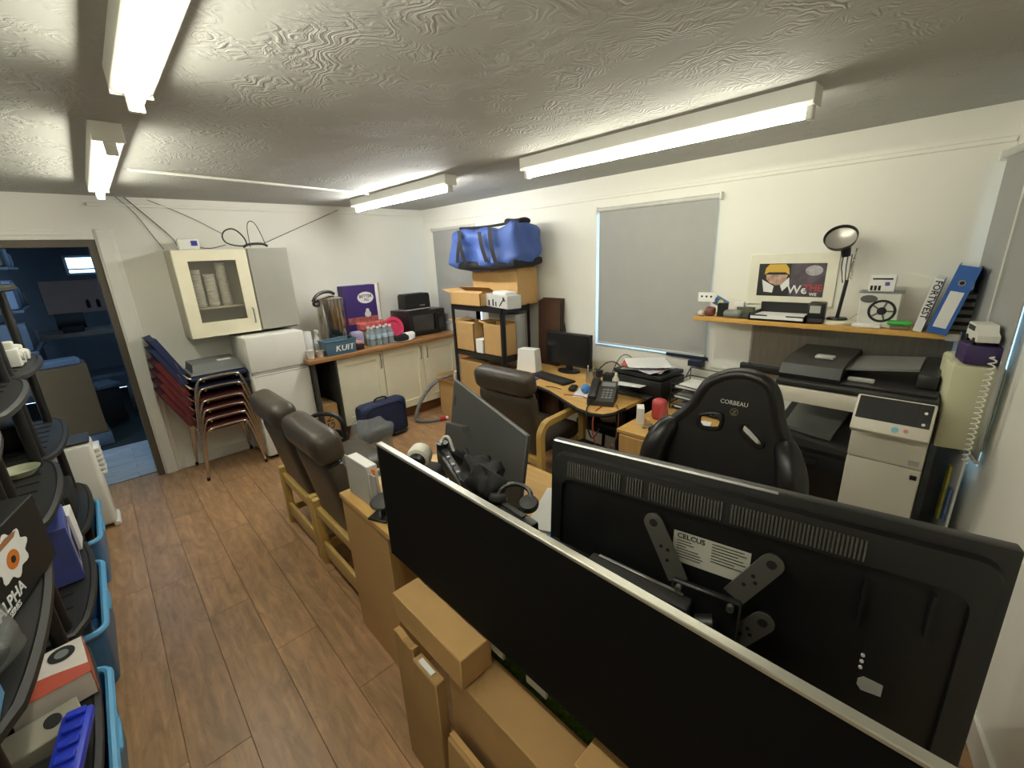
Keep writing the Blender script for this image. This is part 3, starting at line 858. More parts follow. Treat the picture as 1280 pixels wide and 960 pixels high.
# ------------------------------------------------------------------ stacked chairs: two blue over four red
M_shell = mat('dark shell board', (52, 40, 38), 0.5)
def stack_chair(fab, label, group, dy, dz, dx=0.0):
    """facing +y (along the wall); origin on the floor under the seat"""
    t = KT('stacking_chair', label, 'chair', 0.445 + dy, 0.245 + dx, dz, 0, group)
    MB().soft(-0.215, 0.215, -0.20, 0.22, 0.415, 0.463, 0.022, 0.003, 8, 1, 5, None, 0.004).build('seat', fab, t)
    def bk(u, v, off):
        a = (u - 0.5) * 2
        z = 0.50 + 0.30 * v
        yy = -0.235 - 0.13 * v + 0.02 * (1 - a * a) - 0.0
        return (0.19 * a * (1 - 0.10 * v * v), yy - 0.03 * (1 - a * a) + off, z + off * 0.3)
    m_ = MB()
    nu, nv = 8, 6
    f = [bk(i / nu, j / nv, 0.024) for j in range(nv + 1) for i in range(nu + 1)]
    g = [bk(i / nu, j / nv, -0.024) for j in range(nv + 1) for i in range(nu + 1)]
    n1 = (nu + 1) * (nv + 1)
    fs = []
    for j in range(nv):
        for i in range(nu):
            a = j * (nu + 1) + i
            fs += [(a, a + 1, a + nu + 2, a + nu + 1), (n1 + a, n1 + a + nu + 1, n1 + a + nu + 2, n1 + a + 1)]
    for i in range(nu):
        fs += [(i, n1 + i, n1 + i + 1, i + 1)]
        a = nv * (nu + 1) + i
        fs += [(a, a + 1, n1 + a + 1, n1 + a)]
    for j in range(nv):
        a, b = j * (nu + 1), (j + 1) * (nu + 1)
        fs += [(a, b, n1 + b, n1 + a)]
        a += nu
        b += nu
        fs += [(a, n1 + a, n1 + b, b)]
    bo = m_.add(f + g, fs).build('backrest', fab, t)
    MB().grid(lambda u, v: (bk(u, v, 0)[0] * 1.01, bk(u, v, 0)[1] - 0.028, bk(u, v, 0)[2] + 0.004), 8, 6).build('back_shell', M_shell, bo)
    for s in (-1, 1):
        x = 0.225 * s
        MB().tube([(x, -0.24, 0.012), (x, -0.185, 0.43), (x, -0.10, 0.45), (x, 0.10, 0.45), (x, 0.155, 0.43), (x, 0.215, 0.012)], 0.0105, 10, False, 2).build('leg_frame', M_chrome, t)
        MB().tube([(x * 0.8, -0.17, 0.44), (x * 0.8, -0.235, 0.47), (x * 0.8, -0.27, 0.60)], 0.010, 8, False, 1).build('back_stay', M_chrome, t)
        for yy in ((-0.24, 0.215) if dz == 0 else ()):
            MB().cyl((x, yy, 0), (x, yy, 0.03), 0.013).build('foot', M_black, t)
    MB().cyl((-0.225, 0.12, 0.425), (0.225, 0.12, 0.425), 0.009).cyl((-0.225, -0.12, 0.425), (0.225, -0.12, 0.425), 0.009).build('seat_rail', M_chrome, t)
    return t
CL = [(M_red, 'dark red padded stacking chair, bottom of the stack'), (M_red, 'dark red padded stacking chair, second from the bottom of the stack'), (M_red, 'dark red padded stacking chair, third from the bottom of the stack'), (M_red, 'dark red padded stacking chair directly under the two blue chairs'), (M_navy, 'navy blue padded stacking chair, lower of the two blue ones'), (M_navy, 'navy blue padded stacking chair, topmost of the stack')]
for i, (fab, lb) in enumerate(CL):
    stack_chair(fab, lb, 'padded chairs stacked by the doorway', 0.004 * i, 0.082 * i + (0.02 if i > 3 else 0), 0.0)
t = KT('tray', 'grey plastic tray upside down on the topmost blue chair', 'tray', 0.475, 0.25, 0.463 + 0.43 + 0.004)
MB().add([(x * k, y * k, z) for (k, z) in ((1.0, 0), (0.98, 0.015), (0.90, 0.02), (0.84, 0.085)) for (x, y) in ((-0.17, -0.2), (0.17, -0.2), (0.17, 0.2), (-0.17, 0.2))],
         [(4 * a + i, 4 * a + (i + 1) % 4, 4 * a + 4 + (i + 1) % 4, 4 * a + 4 + i) for a in range(3) for i in range(4)] + [(12, 13, 14, 15)]).build('tray', M_grey, t, smooth=False)
B(0.05, 0.12, 0.02, 0.12, 0.086, 0.088).build('label_sheet', M_paper, t)

# ================================================================== window wall: rack, cartons, desk
def carton(x0, x1, y0, y1, z0, h, label, m=None, rz=0.0, tape=True, flaps=None, name='carton'):
    cx, cy = (x0 + x1) / 2, (y0 + y1) / 2
    t = thing(name, label, 'carton', (cx, cy, z0), rz)
    a, b = (x1 - x0) / 2, (y1 - y0) / 2
    m = m or M_card
    if flaps:
        w = 0.006
        MB().box(-a, a, -b, -b + w, 0, h).box(-a, a, b - w, b, 0, h).box(-a, -a + w, -b, b, 0, h).box(a - w, a, -b, b, 0, h).box(-a, a, -b, b, 0, 0.006).build('box', m, t, smooth=False)
        for (sd, ln, ang) in flaps:
            if sd == 'l':
                B(-ln, 0, -b, b, -0.004, 0, M=T(-a, 0, h) @ RY(ang)).build('flap', m, t, smooth=False)
            if sd == 'f':
                B(-a, a, -ln, 0, -0.004, 0, M=T(0, -b, h) @ RX(-ang)).build('flap', m, t, smooth=False)
            if sd == 'r':
                B(0, ln, -b, b, -0.004, 0, M=T(a, 0, h) @ RY(-ang)).build('flap', m, t, smooth=False)
            if sd == 'b':
                B(-a, a, 0, ln, -0.004, 0, M=T(0, b, h) @ RX(ang)).build('flap', m, t, smooth=False)
    else:
        B(-a, a, -b, b, 0, h, 0.003, 1).build('box', m, t)
        if tape:
            B(-a, a, -0.018, 0.018, h, h + 0.001).build('tape', mat('parcel tape', (160, 128, 84), 0.3), t)
    return t
# black steel rack
t = thing('storage_rack', 'black steel shelf rack full of cartons in front of the far window', 'rack', (-3.24, 2.775, 0))
hx, hy = 0.38, 0.175
for sx in (-1, 1):
    for sy in (-1, 1):
        a, b = sx * hx, sy * hy
        MB().box(min(a, a - sx * 0.035), max(a, a - sx * 0.035), min(b, b - sy * 0.003), max(b, b - sy * 0.003), 0, 1.305).box(min(a, a - sx * 0.003), max(a, a - sx * 0.003), min(b, b - sy * 0.035), max(b, b - sy * 0.035), 0, 1.305).build('upright', M_black, t)
for z in (0.36, 0.83, 1.285):
    p = B(-hx + 0.005, hx - 0.005, -hy + 0.005, hy - 0.005, z - 0.004, z).build('shelf', mat('rack shelf board', (60, 58, 55), 0.7), t)
    MB().box(-hx + 0.004, hx - 0.004, -hy + 0.003, -hy + 0.014, z - 0.045, z + 0.004).box(-hx + 0.004, hx - 0.004, hy - 0.014, hy - 0.003, z - 0.045, z + 0.004).box(-hx + 0.003, -hx + 0.014, -hy, hy, z - 0.045, z + 0.004).box(hx - 0.014, hx - 0.003, -hy, hy, z - 0.045, z + 0.004).build('shelf_beam', M_black, p)
carton(-3.50, -2.86, 2.80, 3.07, 1.29, 0.335, 'large brown carton on the rack top with the blue bag on it')
carton(-3.60, -3.14, 2.585, 2.785, 1.29, 0.115, 'shallow open brown carton on the rack top with its flaps out', flaps=[('l', 0.14, 12), ('f', 0.05, 160), ('b', 0.10, 150)])
t = thing('product_box', 'long grey-white box printed with black tools on the rack corner', 'box', (-2.93, 2.68, 1.29), -14)
B(-0.205, 0.205, -0.07, 0.07, 0, 0.115, 0.003, 1).build('box', mat('grey print card', (196, 196, 192), 0.6), t)
for (x, w, h) in ((-0.14, 0.03, 0.05), (-0.06, 0.025, 0.06), (-0.005, 0.02, 0.04)):
    B(x - w / 2, x + w / 2, -0.0712, -0.07, 0.012, 0.012 + h).build('print', M_ink, t)
MB().cyl((0.06, -0.0705, 0.02), (0.15, -0.0705, 0.09), 0.005, n=6).cyl((0.135, -0.0705, 0.095), (0.16, -0.0705, 0.07), 0.01, n=6).build('print', M_ink, t)
B(-0.10, 0.15, -0.05, 0.06, 0.1155, 0.14, 0.002, 1).build('lid_sheet', M_paper, t)
carton(-3.585, -3.30, 2.61, 2.86, 0.835, 0.275, 'open brown carton at the left of the middle rack shelf', flaps=[('l', 0.13, 8), ('f', 0.04, 165)])
carton(-3.16, -2.885, 2.62, 2.79, 0.835, 0.295, 'brown carton with open lid at the right of the middle rack shelf', flaps=[('l', 0.07, 15), ('b', 0.05, 150)])
carton(-3.275, -3.175, 2.61, 2.71, 0.835, 0.135, 'small white carton between two brown ones on the middle rack shelf', M_paper, tape=False)
carton(-3.285, -2.90, 2.80, 2.93, 0.835, 0.37, 'pale carton at the back of the middle rack shelf', M_lgrey, tape=False)
carton(-3.57, -3.22, 2.62, 2.92, 0.365, 0.36, 'brown carton on the lowest rack shelf')
carton(-3.15, -2.90, 2.62, 2.92, 0.365, 0.30, 'dull brown carton on the lowest rack shelf behind the leather chair', M_card2)
carton(-4.02, -3.70, 2.63, 2.90, 0, 0.40, 'torn brown carton on the floor at the end of the worktop', M_card, flaps=[('l', 0.08, 70), ('f', 0.06, 60)])
one('wooden_board', B(-0.10, 0.10, -0.009, 0.009, 0, 0.89, 0.002, 1), wood('orange pine board', (196, 128, 62), 0.5, 'z', 0.15), 'orange wooden board standing upright between worktop and rack', 'board', (-3.90, 2.955, 0))
one('paper_roll', MB().cyl((0, 0, 0), (0.10, -0.03, 0.30), 0.022).cyl((0.05, 0.06, 0), (-0.04, 0.08, 0.26), 0.02), M_paper, 'white paper rolls poking out of the torn carton', 'paper roll', (-3.88, 2.74, 0.24))
for i in range(3):
    one('leaning_board', B(-0.13, 0.13, -0.007, 0.007, 0, 1.34 - 0.01 * i, 0.002, 1), wood('dark walnut panel', (74, 50, 36), 0.45, 'z', 0.2), ('dark brown panel leaning on the wall behind the rack, nearest the wall', 'dark brown panel leaning on the wall behind the rack, middle one', 'dark brown panel leaning on the wall behind the rack, outermost one')[i], 'board', (-2.70, 3.075 - 0.03 * i, 0.0), 0, 'dark panels behind the rack', rot=(math.radians(-1.5), 0, 0))
# blue holdall on the big carton
t = thing('holdall', 'big blue holdall bag with black straps on top of the cartons', 'bag', (-3.21, 2.84, 1.627))
M_bluebag = mat('blue nylon', (58, 84, 148), 0.6, var=0.1, bump=0.15, bscale=12)
M_strap = mat('black webbing', (18, 18, 22), 0.8)
MB().soft(-0.48, 0.48, -0.185, 0.185, 0.0, 0.365, 0.08, 0.052, 6.5, 3, 18, None, 0.04).build('body', M_bluebag, t)
MB().soft(-0.47, 0.47, -0.195, 0.195, -0.002, 0.085, 0.04, 0.014, 7, 9, 8, None, 0.03).build('base_panel', M_strap, t)
for x in (-0.26, 0.17):
    MB().grid(lambda u, v, x=x: (x + 0.026 * (2 * v - 1) + 0.09 * u * (1 if x < 0 else -0.9), -0.232 - 0.012 * math.sin(u * PI), 0.06 + 0.26 * u), 10, 1).build('strap', M_strap, t)
    MB().grid(lambda u, v, x=x: (x + 0.12 + 0.026 * (2 * v - 1) - 0.06 * u, -0.230 - 0.02 * math.sin(u * PI), 0.05 + 0.30 * u), 10, 1).build('strap', M_strap, t)
MB().tube([(-0.42, -0.05, 0.385), (-0.2, -0.03, 0.375), (0.1, -0.02, 0.375), (0.4, -0.04, 0.395)], 0.012, 6, False, 1).build('zip', M_strap, t)
MB().soft(0.22, 0.42, -0.06, 0.10, 0.36, 0.42, 0.03, 0.015, 9, 6, 5).build('shoulder_strap', M_strap, t)

# hose on the floor
hp = [(-3.93, 2.76, 0.46), (-4.02, 2.60, 0.42), (-4.06, 2.42, 0.26), (-4.05, 2.30, 0.06), (-4.0, 2.29, 0.022), (-3.9, 2.36, 0.022), (-3.84, 2.50, 0.022)]
t = thing('vacuum_hose', 'grey ribbed vacuum hose curling over the floor with a red end', 'hose', (0, 0, 0))
MB().tube(hp, lambda u: 0.0195 + 0.0022 * math.sin(u * 330), 10, False, 5).build('hose', M_grey, t)
MB().tube([(-3.845, 2.485, 0.024), (-3.82, 2.545, 0.026)], 0.025, 12).build('cuff', mat('red plastic', (176, 34, 40), 0.4), t)
MB().tube([(-3.822, 2.542, 0.026), (-3.812, 2.57, 0.026)], 0.020, 12).build('nozzle', M_white, t)

# navy case on the floor
t = thing('suitcase', 'navy blue soft case standing on the floor before the cream cabinets', 'suitcase', (-3.93, 1.86, 0), KRZ + 2)
MB().soft(-0.085, 0.085, -0.26, 0.26, 0.015, 0.395, 0.055, 0.004, 6, 1, 8).build('shell', mat('navy hard fabric', (26, 38, 74), 0.65, var=0.1, bump=0.08, bscale=200), t)
MB().tube([(0.087, -0.19, 0.06), (0.09, -0.22, 0.2), (0.088, -0.2, 0.36), (0.09, 0.0, 0.37), (0.088, 0.2, 0.36), (0.09, 0.22, 0.2), (0.087, 0.19, 0.06), (0.089, 0, 0.045)], 0.005, 6, True, 1).build('piping', M_strap, t)
MB().tube([(0, -0.07, 0.39), (0, -0.06, 0.425), (0, 0.06, 0.425), (0, 0.07, 0.39)], 0.009, 8, False, 1).build('handle', M_black, t)
B(0.06, 0.10, 0.06, 0.22, 0.02, 0.045, 0.01, 2).build('foot', M_dgrey, t)
B(-0.06, 0.06, -0.22, -0.06, 0.0, 0.03, 0.01, 2).build('foot', M_dgrey, t)

# ------------------------------------------------------------------ leather chairs with bentwood frames
def leather_chair(arm=0.65):
    t = thing('leather_chair', 'x', 'chair', (0, 0, 0), 0, 'brown leather chairs with pale wooden frames')
    o, i = rrect(-0.28, 0.27, 0.0, arm, 0.11, 6), rrect(-0.238, 0.228, 0.042, arm - 0.042, 0.07, 6)
    for s in (-1, 1):
        if arm > 0.5:
            MB().plate([o, list(reversed(i))], s * 0.275 - 0.022, s * 0.275 + 0.022, YZ).build('side_frame', M_beech, t)
        else:
            for y in (-0.258, 0.235):
                B(s * 0.275 - 0.022, s * 0.275 + 0.022, y - 0.025, y + 0.025, 0, arm, 0.008, 2).build('leg', M_beech, t)
            B(s * 0.275 - 0.018, s * 0.275 + 0.018, -0.233, 0.21, arm - 0.06, arm, 0.006, 2).build('side_rail', M_beech, t)
            B(s * 0.275 - 0.018, s * 0.275 + 0.018, -0.233, 0.21, 0.08, 0.13, 0.006, 2).build('side_rail', M_beech, t)
    B(-0.253, 0.253, -0.275, -0.245, 0.33, 0.39, 0.006, 2).build('rear_rail', M_beech, t)
    B(-0.253, 0.253, -0.272, -0.25, 0.06, 0.16, 0.006, 2).build('stretcher', M_beech, t)
    B(-0.253, 0.253, 0.20, 0.23, 0.34, 0.39, 0.006, 2).build('front_rail', M_beech, t)
    MB().soft(-0.25, 0.25, -0.22, 0.29, 0.37, 0.49, 0.05, 0.003, 6, 2, 7).build('seat', M_leather, t)
    R = T(0, -0.20, 0.42) @ RX(11)
    b = MB().soft(-0.25, 0.25, -0.055, 0.045, -0.06, 0.43, 0.04, 0.003, 6, 4, 8, R).build('backrest', M_leather, t)
    MB().soft(-0.255, 0.255, -0.075, 0.07, 0.425, 0.59, 0.055, 0.004, 6, 5, 8, R).build('head_roll', M_leather, t)
    MB().tube([R @ Vector((x, y, 0.437)) for (x, y) in ((-0.25, -0.06), (0.25, -0.06), (0.25, 0.05), (-0.25, 0.05))], 0.004, 6, True, 1).build('seam', M_blackm, b)
    return t
c0 = leather_chair(0.43)
c0.location = (-2.775, 0.935, 0)
c0['label'] = 'brown leather chair on pale wooden legs, farther of the two in the aisle'
dup(c0, (-2.16, 0.935, 0), 0, 'brown leather chair on pale wooden legs, nearer of the two beside the desk')
c1 = leather_chair(0.65)
c1.location = (-2.15, 2.225, 0)
c1.rotation_euler = (0, 0, math.radians(4))
c1['label'] = 'brown leather chair with wooden arms pulled up to the desk under the window'

# black basket glimpsed behind the leather chairs
t = thing('waste_basket', 'black basket with a thick hoop handle behind the leather chairs', 'basket', (-3.215, 1.06, 0), -45)
MB().lathe([(0, 0), (0.11, 0), (0.115, 0.01), (0.14, 0.46), (0.146, 0.47), (0.133, 0.465), (0.105, 0.015), (0, 0.015)], 24).build('bin', M_blackm, t)
MB().tube([(0, -0.135, 0.45), (0, -0.14, 0.58), (0, -0.08, 0.655), (0, 0.08, 0.655), (0, 0.14, 0.58), (0, 0.135, 0.45)], 0.017, 8, False, 2).build('handle', M_black, t)
MB().soft(-0.10, 0.10, -0.10, 0.10, 0.28, 0.46, 0.06, 0.03, 9, 7, 7).build('waste', mat('brown waste paper', (96, 78, 58), 0.9, var=0.3, scale=20), t)
one('plastic_sack', MB().soft(-0.17, 0.17, -0.15, 0.15, 0, 0.40, 0.07, 0.05, 6, 12, 9), M_poly, 'crumpled clear plastic sack on the floor beside the navy case', 'sack', (-3.44, 1.50, 0))
one('waste_paper', MB().soft(-0.08, 0.08, -0.07, 0.07, 0, 0.12, 0.05, 0.02, 9, 15, 7), mat('grey crumpled film', (150, 150, 146), 0.6), 'grey crumpled waste inside the clear plastic sack', 'waste', (-3.44, 1.50, 0.02))

# ------------------------------------------------------------------ desk under the window
t = thing('corner_desk', 'light oak desk with wavy front edge under the window', 'desk', (0, 0, 0))
dk = [(-2.55, 3.10), (-2.55, 2.985), (-2.80, 2.985), (-2.80, 2.46), (-2.33, 2.43), (-2.12, 2.385), (-1.90, 2.29), (-1.72, 2.215), (-1.60, 2.195), (-1.52, 2.22), (-1.485, 2.29), (-1.48, 2.42), (-1.48, 3.10)]
MB().plate([dk], 0.703, 0.729).build('desktop', M_oak, t)
ed = MB()
ep = [Vector((x, y, 0.716)) for x, y in dk[3:-1]]
MB().tube(ep, 0.0125, 6).build('edge_band', M_blackm, t)
for (x, y) in ((-2.77, 2.55), (-2.77, 2.95), (-1.53, 2.45), (-1.53, 3.05)):
    B(x - 0.025, x + 0.025, y - 0.025, y + 0.025, 0, 0.703, 0.004, 1).build('leg', M_black, t)
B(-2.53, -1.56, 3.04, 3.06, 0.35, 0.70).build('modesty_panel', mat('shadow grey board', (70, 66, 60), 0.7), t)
DZ = 0.731
# monitor
t = thing('monitor', 'black desktop monitor on the far desk under the window', 'monitor', (-2.35, 2.90, DZ), 3)
B(-0.235, 0.235, -0.018, 0.018, 0.055, 0.345, 0.006, 2).build('bezel', M_black, t)
B(-0.222, 0.222, -0.0195, -0.018, 0.075, 0.332).build('screen', M_screen, t)
MB().plate([circ(0, 0, 0.11, 24, 0.075)], 0, 0.012).build('foot', M_black, t)
B(-0.03, 0.03, -0.005, 0.02, 0.01, 0.08, 0.005, 1).build('neck', M_black, t)
# keyboard
t = thing('keyboard', 'black keyboard on the far desk before the monitor', 'keyboard', (-2.31, 2.63, DZ), -8)
B(-0.21, 0.21, -0.07, 0.07, 0, 0.016, 0.005, 2).build('case', M_black, t)
k = MB()
for j in range(5):
    for i in range(14):
        k.box(-0.2 + 0.0285 * i, -0.2 + 0.0285 * i + 0.024, -0.058 + 0.024 * j, -0.058 + 0.024 * j + 0.02, 0.016, 0.021)
k.build('keys', M_dgrey, t, smooth=False, kind='stuff')
one('mouse', MB().soft(-0.028, 0.028, -0.05, 0.05, 0, 0.034, 0.017, 0, 1, 0, 6), M_black, 'black mouse beside the blue ball on the far desk', 'mouse', (-1.985, 2.50, DZ), 20)
one('stress_ball', MB().sph((0, 0, 0.036), 0.036), mat('sky blue rubber', (70, 132, 196), 0.5), 'small blue ball on white paper on the far desk', 'ball', (-1.86, 2.49, DZ + 0.001))
one('paper_sheet', B(-0.15, 0.15, -0.105, 0.105, 0, 0.001), M_paper, 'white paper sheet under the blue ball', 'paper', (-1.80, 2.53, DZ - 0.0005), 25)
one('notebook', B(-0.07, 0.07, -0.10, 0.10, 0, 0.008, 0.002, 1), mat('purple cover', (92, 78, 150), 0.6), 'purple notebook at the left front of the far desk', 'notebook', (-2.47, 2.55, DZ), 15)
one('gift_bag', MB().add([(x * k, y * k, z) for (k, z) in ((1, 0), (0.86, 0.20)) for (x, y) in ((-0.10, -0.055), (0.10, -0.055), (0.10, 0.055), (-0.10, 0.055))], [(0, 3, 2, 1), (0, 1, 5, 4), (1, 2, 6, 5), (2, 3, 7, 6), (3, 0, 4, 7), (4, 5, 6, 7)]), M_paper, 'white paper carrier box on the left end of the far desk', 'box', (-2.66, 2.72, DZ), 12, smooth=False)
t = thing('pen_pot', 'brushed metal pen pot on the far desk beside the keyboard', 'pen pot', (-2.00, 2.745, DZ))
MB().lathe([(0, 0), (0.038, 0), (0.04, 0.004), (0.04, 0.10), (0.037, 0.10), (0.036, 0.006), (0, 0.006)], 20).build('pot', M_steel, t)
for k_, (x, y, tx, ty) in enumerate(((-0.012, 0, -0.02, 0.005), (0.012, 0.004, 0.015, -0.004), (0.0, -0.012, 0.004, -0.02))):
    MB().cyl((x, y, 0.008), (x + tx, y + ty, 0.135), 0.0045, n=8).build('pen', (M_paper, mat('yellow pen', (220, 190, 90), 0.5), M_black)[k_], t)
one('desk_box', B(-0.045, 0.045, -0.035, 0.035, 0, 0.075, 0.006, 2), M_blackm, 'small black desk gadget between monitor and phone', 'gadget', (-1.88, 2.83, DZ), 10)
one('adapter', B(-0.04, 0.04, -0.03, 0.03, 0, 0.06, 0.008, 2), M_black, 'black power adapter behind the pen pot', 'adapter', (-2.06, 2.92, DZ))
one('glue_bottle', MB().lathe([(0, 0), (0.026, 0), (0.028, 0.01), (0.028, 0.085), (0.012, 0.11), (0.010, 0.135), (0, 0.138)], 16), mat('cream bottle', (214, 208, 190), 0.4), 'cream plastic bottle between the phone and the printer', 'bottle', (-1.735, 2.70, DZ))
# phone
t = thing('desk_phone', 'dark grey desk phone at the right front corner of the far desk', 'phone', (-1.66, 2.42, DZ), 24)
MB().add([(-0.09, -0.10, 0), (0.09, -0.10, 0), (0.09, 0.10, 0), (-0.09, 0.10, 0), (-0.09, -0.10, 0.035), (0.09, -0.10, 0.035), (0.09, 0.09, 0.125), (-0.09, 0.09, 0.125)], [(0, 3, 2, 1), (4, 5, 6, 7), (0, 1, 5, 4), (1, 2, 6, 5), (2, 3, 7, 6), (3, 0, 4, 7)]).build('base', M_dgrey, t, smooth=False)
S = T(0, -0.10, 0.035) @ RX(25.3)
MB().box(-0.085, -0.03, 0.005, 0.205, 0.012, 0.035, 0.01, 2, S).box(-0.087, -0.028, 0.005, 0.06, -0.002, 0.03, 0.01, 2, S).box(-0.087, -0.028, 0.15, 0.208, -0.002, 0.03, 0.01, 2, S).build('handset', M_black, t)
B(-0.015, 0.08, 0.15, 0.195, 0.0, 0.004, 0.002, 1, S).build('display', M_grey, t)
kb = MB()
for i in range(3):
    for j in range(4):
        kb.box(0.002 + 0.025 * i, 0.02 + 0.025 * i, 0.03 + 0.025 * j, 0.045 + 0.025 * j, 0.0, 0.005, 0, 1, S)
kb.build('keypad', M_grey, t, smooth=False)
MB().tube([(-0.06, -0.1, 0.03), (-0.07, -0.18, 0.012), (-0.06, -0.245, 0.008), (-0.05, -0.27, -0.08), (-0.02, -0.25, -0.2), (0.02, -0.2, -0.12)], 0.005, 6, False, 2).build('cord', M_black, t)
# printer with paper heap
t = thing('printer', 'black inkjet printer buried under papers between desk and drawers', 'printer', (-1.56, 2.84, DZ), -4)
MB().box(-0.21, 0.21, -0.15, 0.16, 0.0, 0.13, 0.012, 2).box(-0.20, 0.20, -0.14, 0.16, 0.135, 0.165, 0.008, 2).build('body', M_black, t)
B(-0.15, 0.15, -0.22, -0.14, 0.012, 0.02, 0.003, 1).build('output_tray', M_dgrey, t)
one('paper_sheet', B(-0.105, 0.105, -0.14, 0.14, 0, 0.002), M_paper, 'white paper sticking out of the black printer', 'paper', (-1.58, 2.66, DZ + 0.085), 12, rot=(math.radians(-10), 0, math.radians(12)))
for i, (dx, dy, rz, rgb, lb) in enumerate(((0.0, 0.0, 8, (208, 208, 206), 'lowest grey paper of the heap on the printer'), (0.02, -0.02, -16, (196, 192, 204), 'lilac paper in the heap on the printer'), (-0.04, 0.02, 24, (196, 84, 74), 'red folder sticking out of the heap on the printer'), (0.0, -0.01, 38, (226, 226, 226), 'topmost white paper of the heap on the printer'))):
    one('paper_sheet', MB().grid(lambda u, v, i=i: ((u - 0.5) * 0.30, (v - 0.5) * 0.38 * 0.75, 0.006 * math.sin(3 * u + i) * math.cos(2 * v)), 6, 6), mat('sheet tone %d' % i, rgb, 0.8, var=0.02), lb, 'paper', (-1.56 + dx, 2.84 + dy, DZ + 0.178 + 0.012 * i), rz)
# under the desk
t = thing('stool', 'black padded stool seat pushed under the window desk', 'stool', (-1.80, 2.74, 0))
MB().soft(-0.21, 0.21, -0.19, 0.19, 0.40, 0.50, 0.035, 0.003, 6, 2, 6).build('seat', M_black, t)
for sx in (-1, 1):
    for sy in (-1, 1):
        MB().cyl((sx * 0.19, sy * 0.17, 0), (sx * 0.15, sy * 0.14, 0.41), 0.014).build('leg', M_black, t)
one('plug_adapter', B(-0.04, 0.04, -0.03, 0.03, 0, 0.075, 0.01, 2), M_lgrey, 'white plug adapter lying on the black stool', 'adapter', (-1.90, 2.64, 0.50), 30)
one('crumpled_bag', MB().soft(-0.07, 0.07, -0.06, 0.06, 0, 0.085, 0.04, 0.02, 10, 3, 6), M_lgrey, 'pale crumpled bag lying on the black stool', 'bag', (-1.72, 2.63, 0.50))
t = thing('tower_computer', 'black computer case with silver edge on the floor under the window desk', 'computer', (-1.72, 2.36, 0), -6)
B(-0.16, 0.16, -0.10, 0.10, 0.0, 0.375, 0.006, 2).build('case', M_black, t)
MB().tube([(-0.165, -0.104, 0.38), (0.165, -0.104, 0.38)], 0.007, 6).tube([(-0.165, -0.104, 0.38), (-0.165, -0.104, 0.02)], 0.006, 6).build('silver_edge', M_steel, t)
def cable(pts, r, m, label, sm=3):
    one('cable', MB().tube(pts, r, 6, False, sm), m, label, 'cable')
M_redc = mat('red cable', (150, 62, 52), 0.5)
cable([(-1.60, 2.32, 0.735), (-1.58, 2.20, 0.73), (-1.565, 2.17, 0.60), (-1.52, 2.20, 0.40), (-1.49, 2.24, 0.30)], 0.005, M_redc, 'red network cable hanging off the corner of the window desk')
cable([(-1.53, 2.40, 0.735), (-1.47, 2.33, 0.72), (-1.455, 2.30, 0.55), (-1.50, 2.24, 0.45), (-1.60, 2.25, 0.36)], 0.005, mat('brown cable', (104, 66, 52), 0.5), 'brown cable looping below the right side of the window desk')
cable([(-1.96, 2.36, 0.735), (-1.85, 2.42, 0.734), (-1.78, 2.40, 0.734)], 0.004, M_redc, 'reddish cable lying on the front of the window desk')
cable([(-2.06, 2.45, 0.735), (-2.14, 2.46, 0.735), (-2.20, 2.43, 0.735)], 0.003, M_black, 'thin black lead lying beside the mouse')
cable([(-2.12, 2.98, 0.74), (-2.02, 3.02, 0.86), (-1.92, 3.05, 0.83), (-1.86, 3.0, 0.75)], 0.005, M_black, 'black cable loop behind the far monitor')
cable([(-2.0, 3.04, 0.74), (-1.92, 3.06, 0.93), (-1.80, 3.06, 0.90), (-1.76, 3.02, 0.76)], 0.0035, M_black, 'thin black cable arching against the wall by the printer')
cable([(-2.66, 3.11, 1.28), (-2.58, 3.112, 1.15), (-2.55, 3.11, 0.98), (-2.50, 3.09, 0.80)], 0.006, M_black, 'black cable hanging down the wall between panels and monitor')

# ------------------------------------------------------------------ drawer unit with paper trays
t = thing('drawer_unit', 'oak drawer unit with desk clutter on top beside the window desk', 'drawer unit', (-1.10, 2.62, 0))
MB().box(-0.27, 0.27, -0.43, 0.45, 0.02, 0.655).build('body', M_oakz, t)
B(-0.285, 0.285, -0.445, 0.46, 0.655, 0.68, 0.003, 1).build('top', M_oak, t)
for z0, z1 in ((0.03, 0.23), (0.235, 0.435), (0.44, 0.65)):
    d = B(-0.265, 0.265, -0.448, -0.43, z0, z1, 0.003, 1).build('drawer_front', M_oakz, t)
    MB().tube([(-0.05, -0.447, z1 - 0.05), (-0.045, -0.47, z1 - 0.05), (0.045, -0.47, z1 - 0.05), (0.05, -0.447, z1 - 0.05)], 0.005, 6).build('handle', M_steel, d)
    B(-0.272, -0.27, -0.43, 0.45, z1 + 0.001, z1 + 0.004).build('side_groove', M_card2, t)
UZ = 0.681
t = thing('letter_tray', 'black wire letter tray tower with papers behind the racing chair', 'letter tray', (-1.13, 2.83, UZ), -3)
for k in range(3):
    z = 0.012 + 0.07 * k
    tr = MB().tube([(-0.17, -0.13, z + 0.03), (0.17, -0.13, z + 0.012), (0.17, 0.13, z + 0.03), (-0.17, 0.13, z + 0.03)], 0.004, 6, True).box(-0.168, 0.168, -0.128, 0.128, z - 0.002, z).build('tray', M_blackm, t, smooth=False)
    B(-0.15, 0.15, -0.11, 0.11, z + 0.001, z + 0.012).build('paper_stack', M_paper, tr)
MB().tube([(-0.17, 0.13, 0), (-0.17, 0.13, 0.24), (0.17, 0.13, 0.24), (0.17, 0.13, 0)], 0.004, 6).build('wire_post', M_black, t)
MB().tube([(-0.17, -0.13, 0), (-0.17, -0.13, 0.185)], 0.004, 6).build('wire_post', M_black, t)
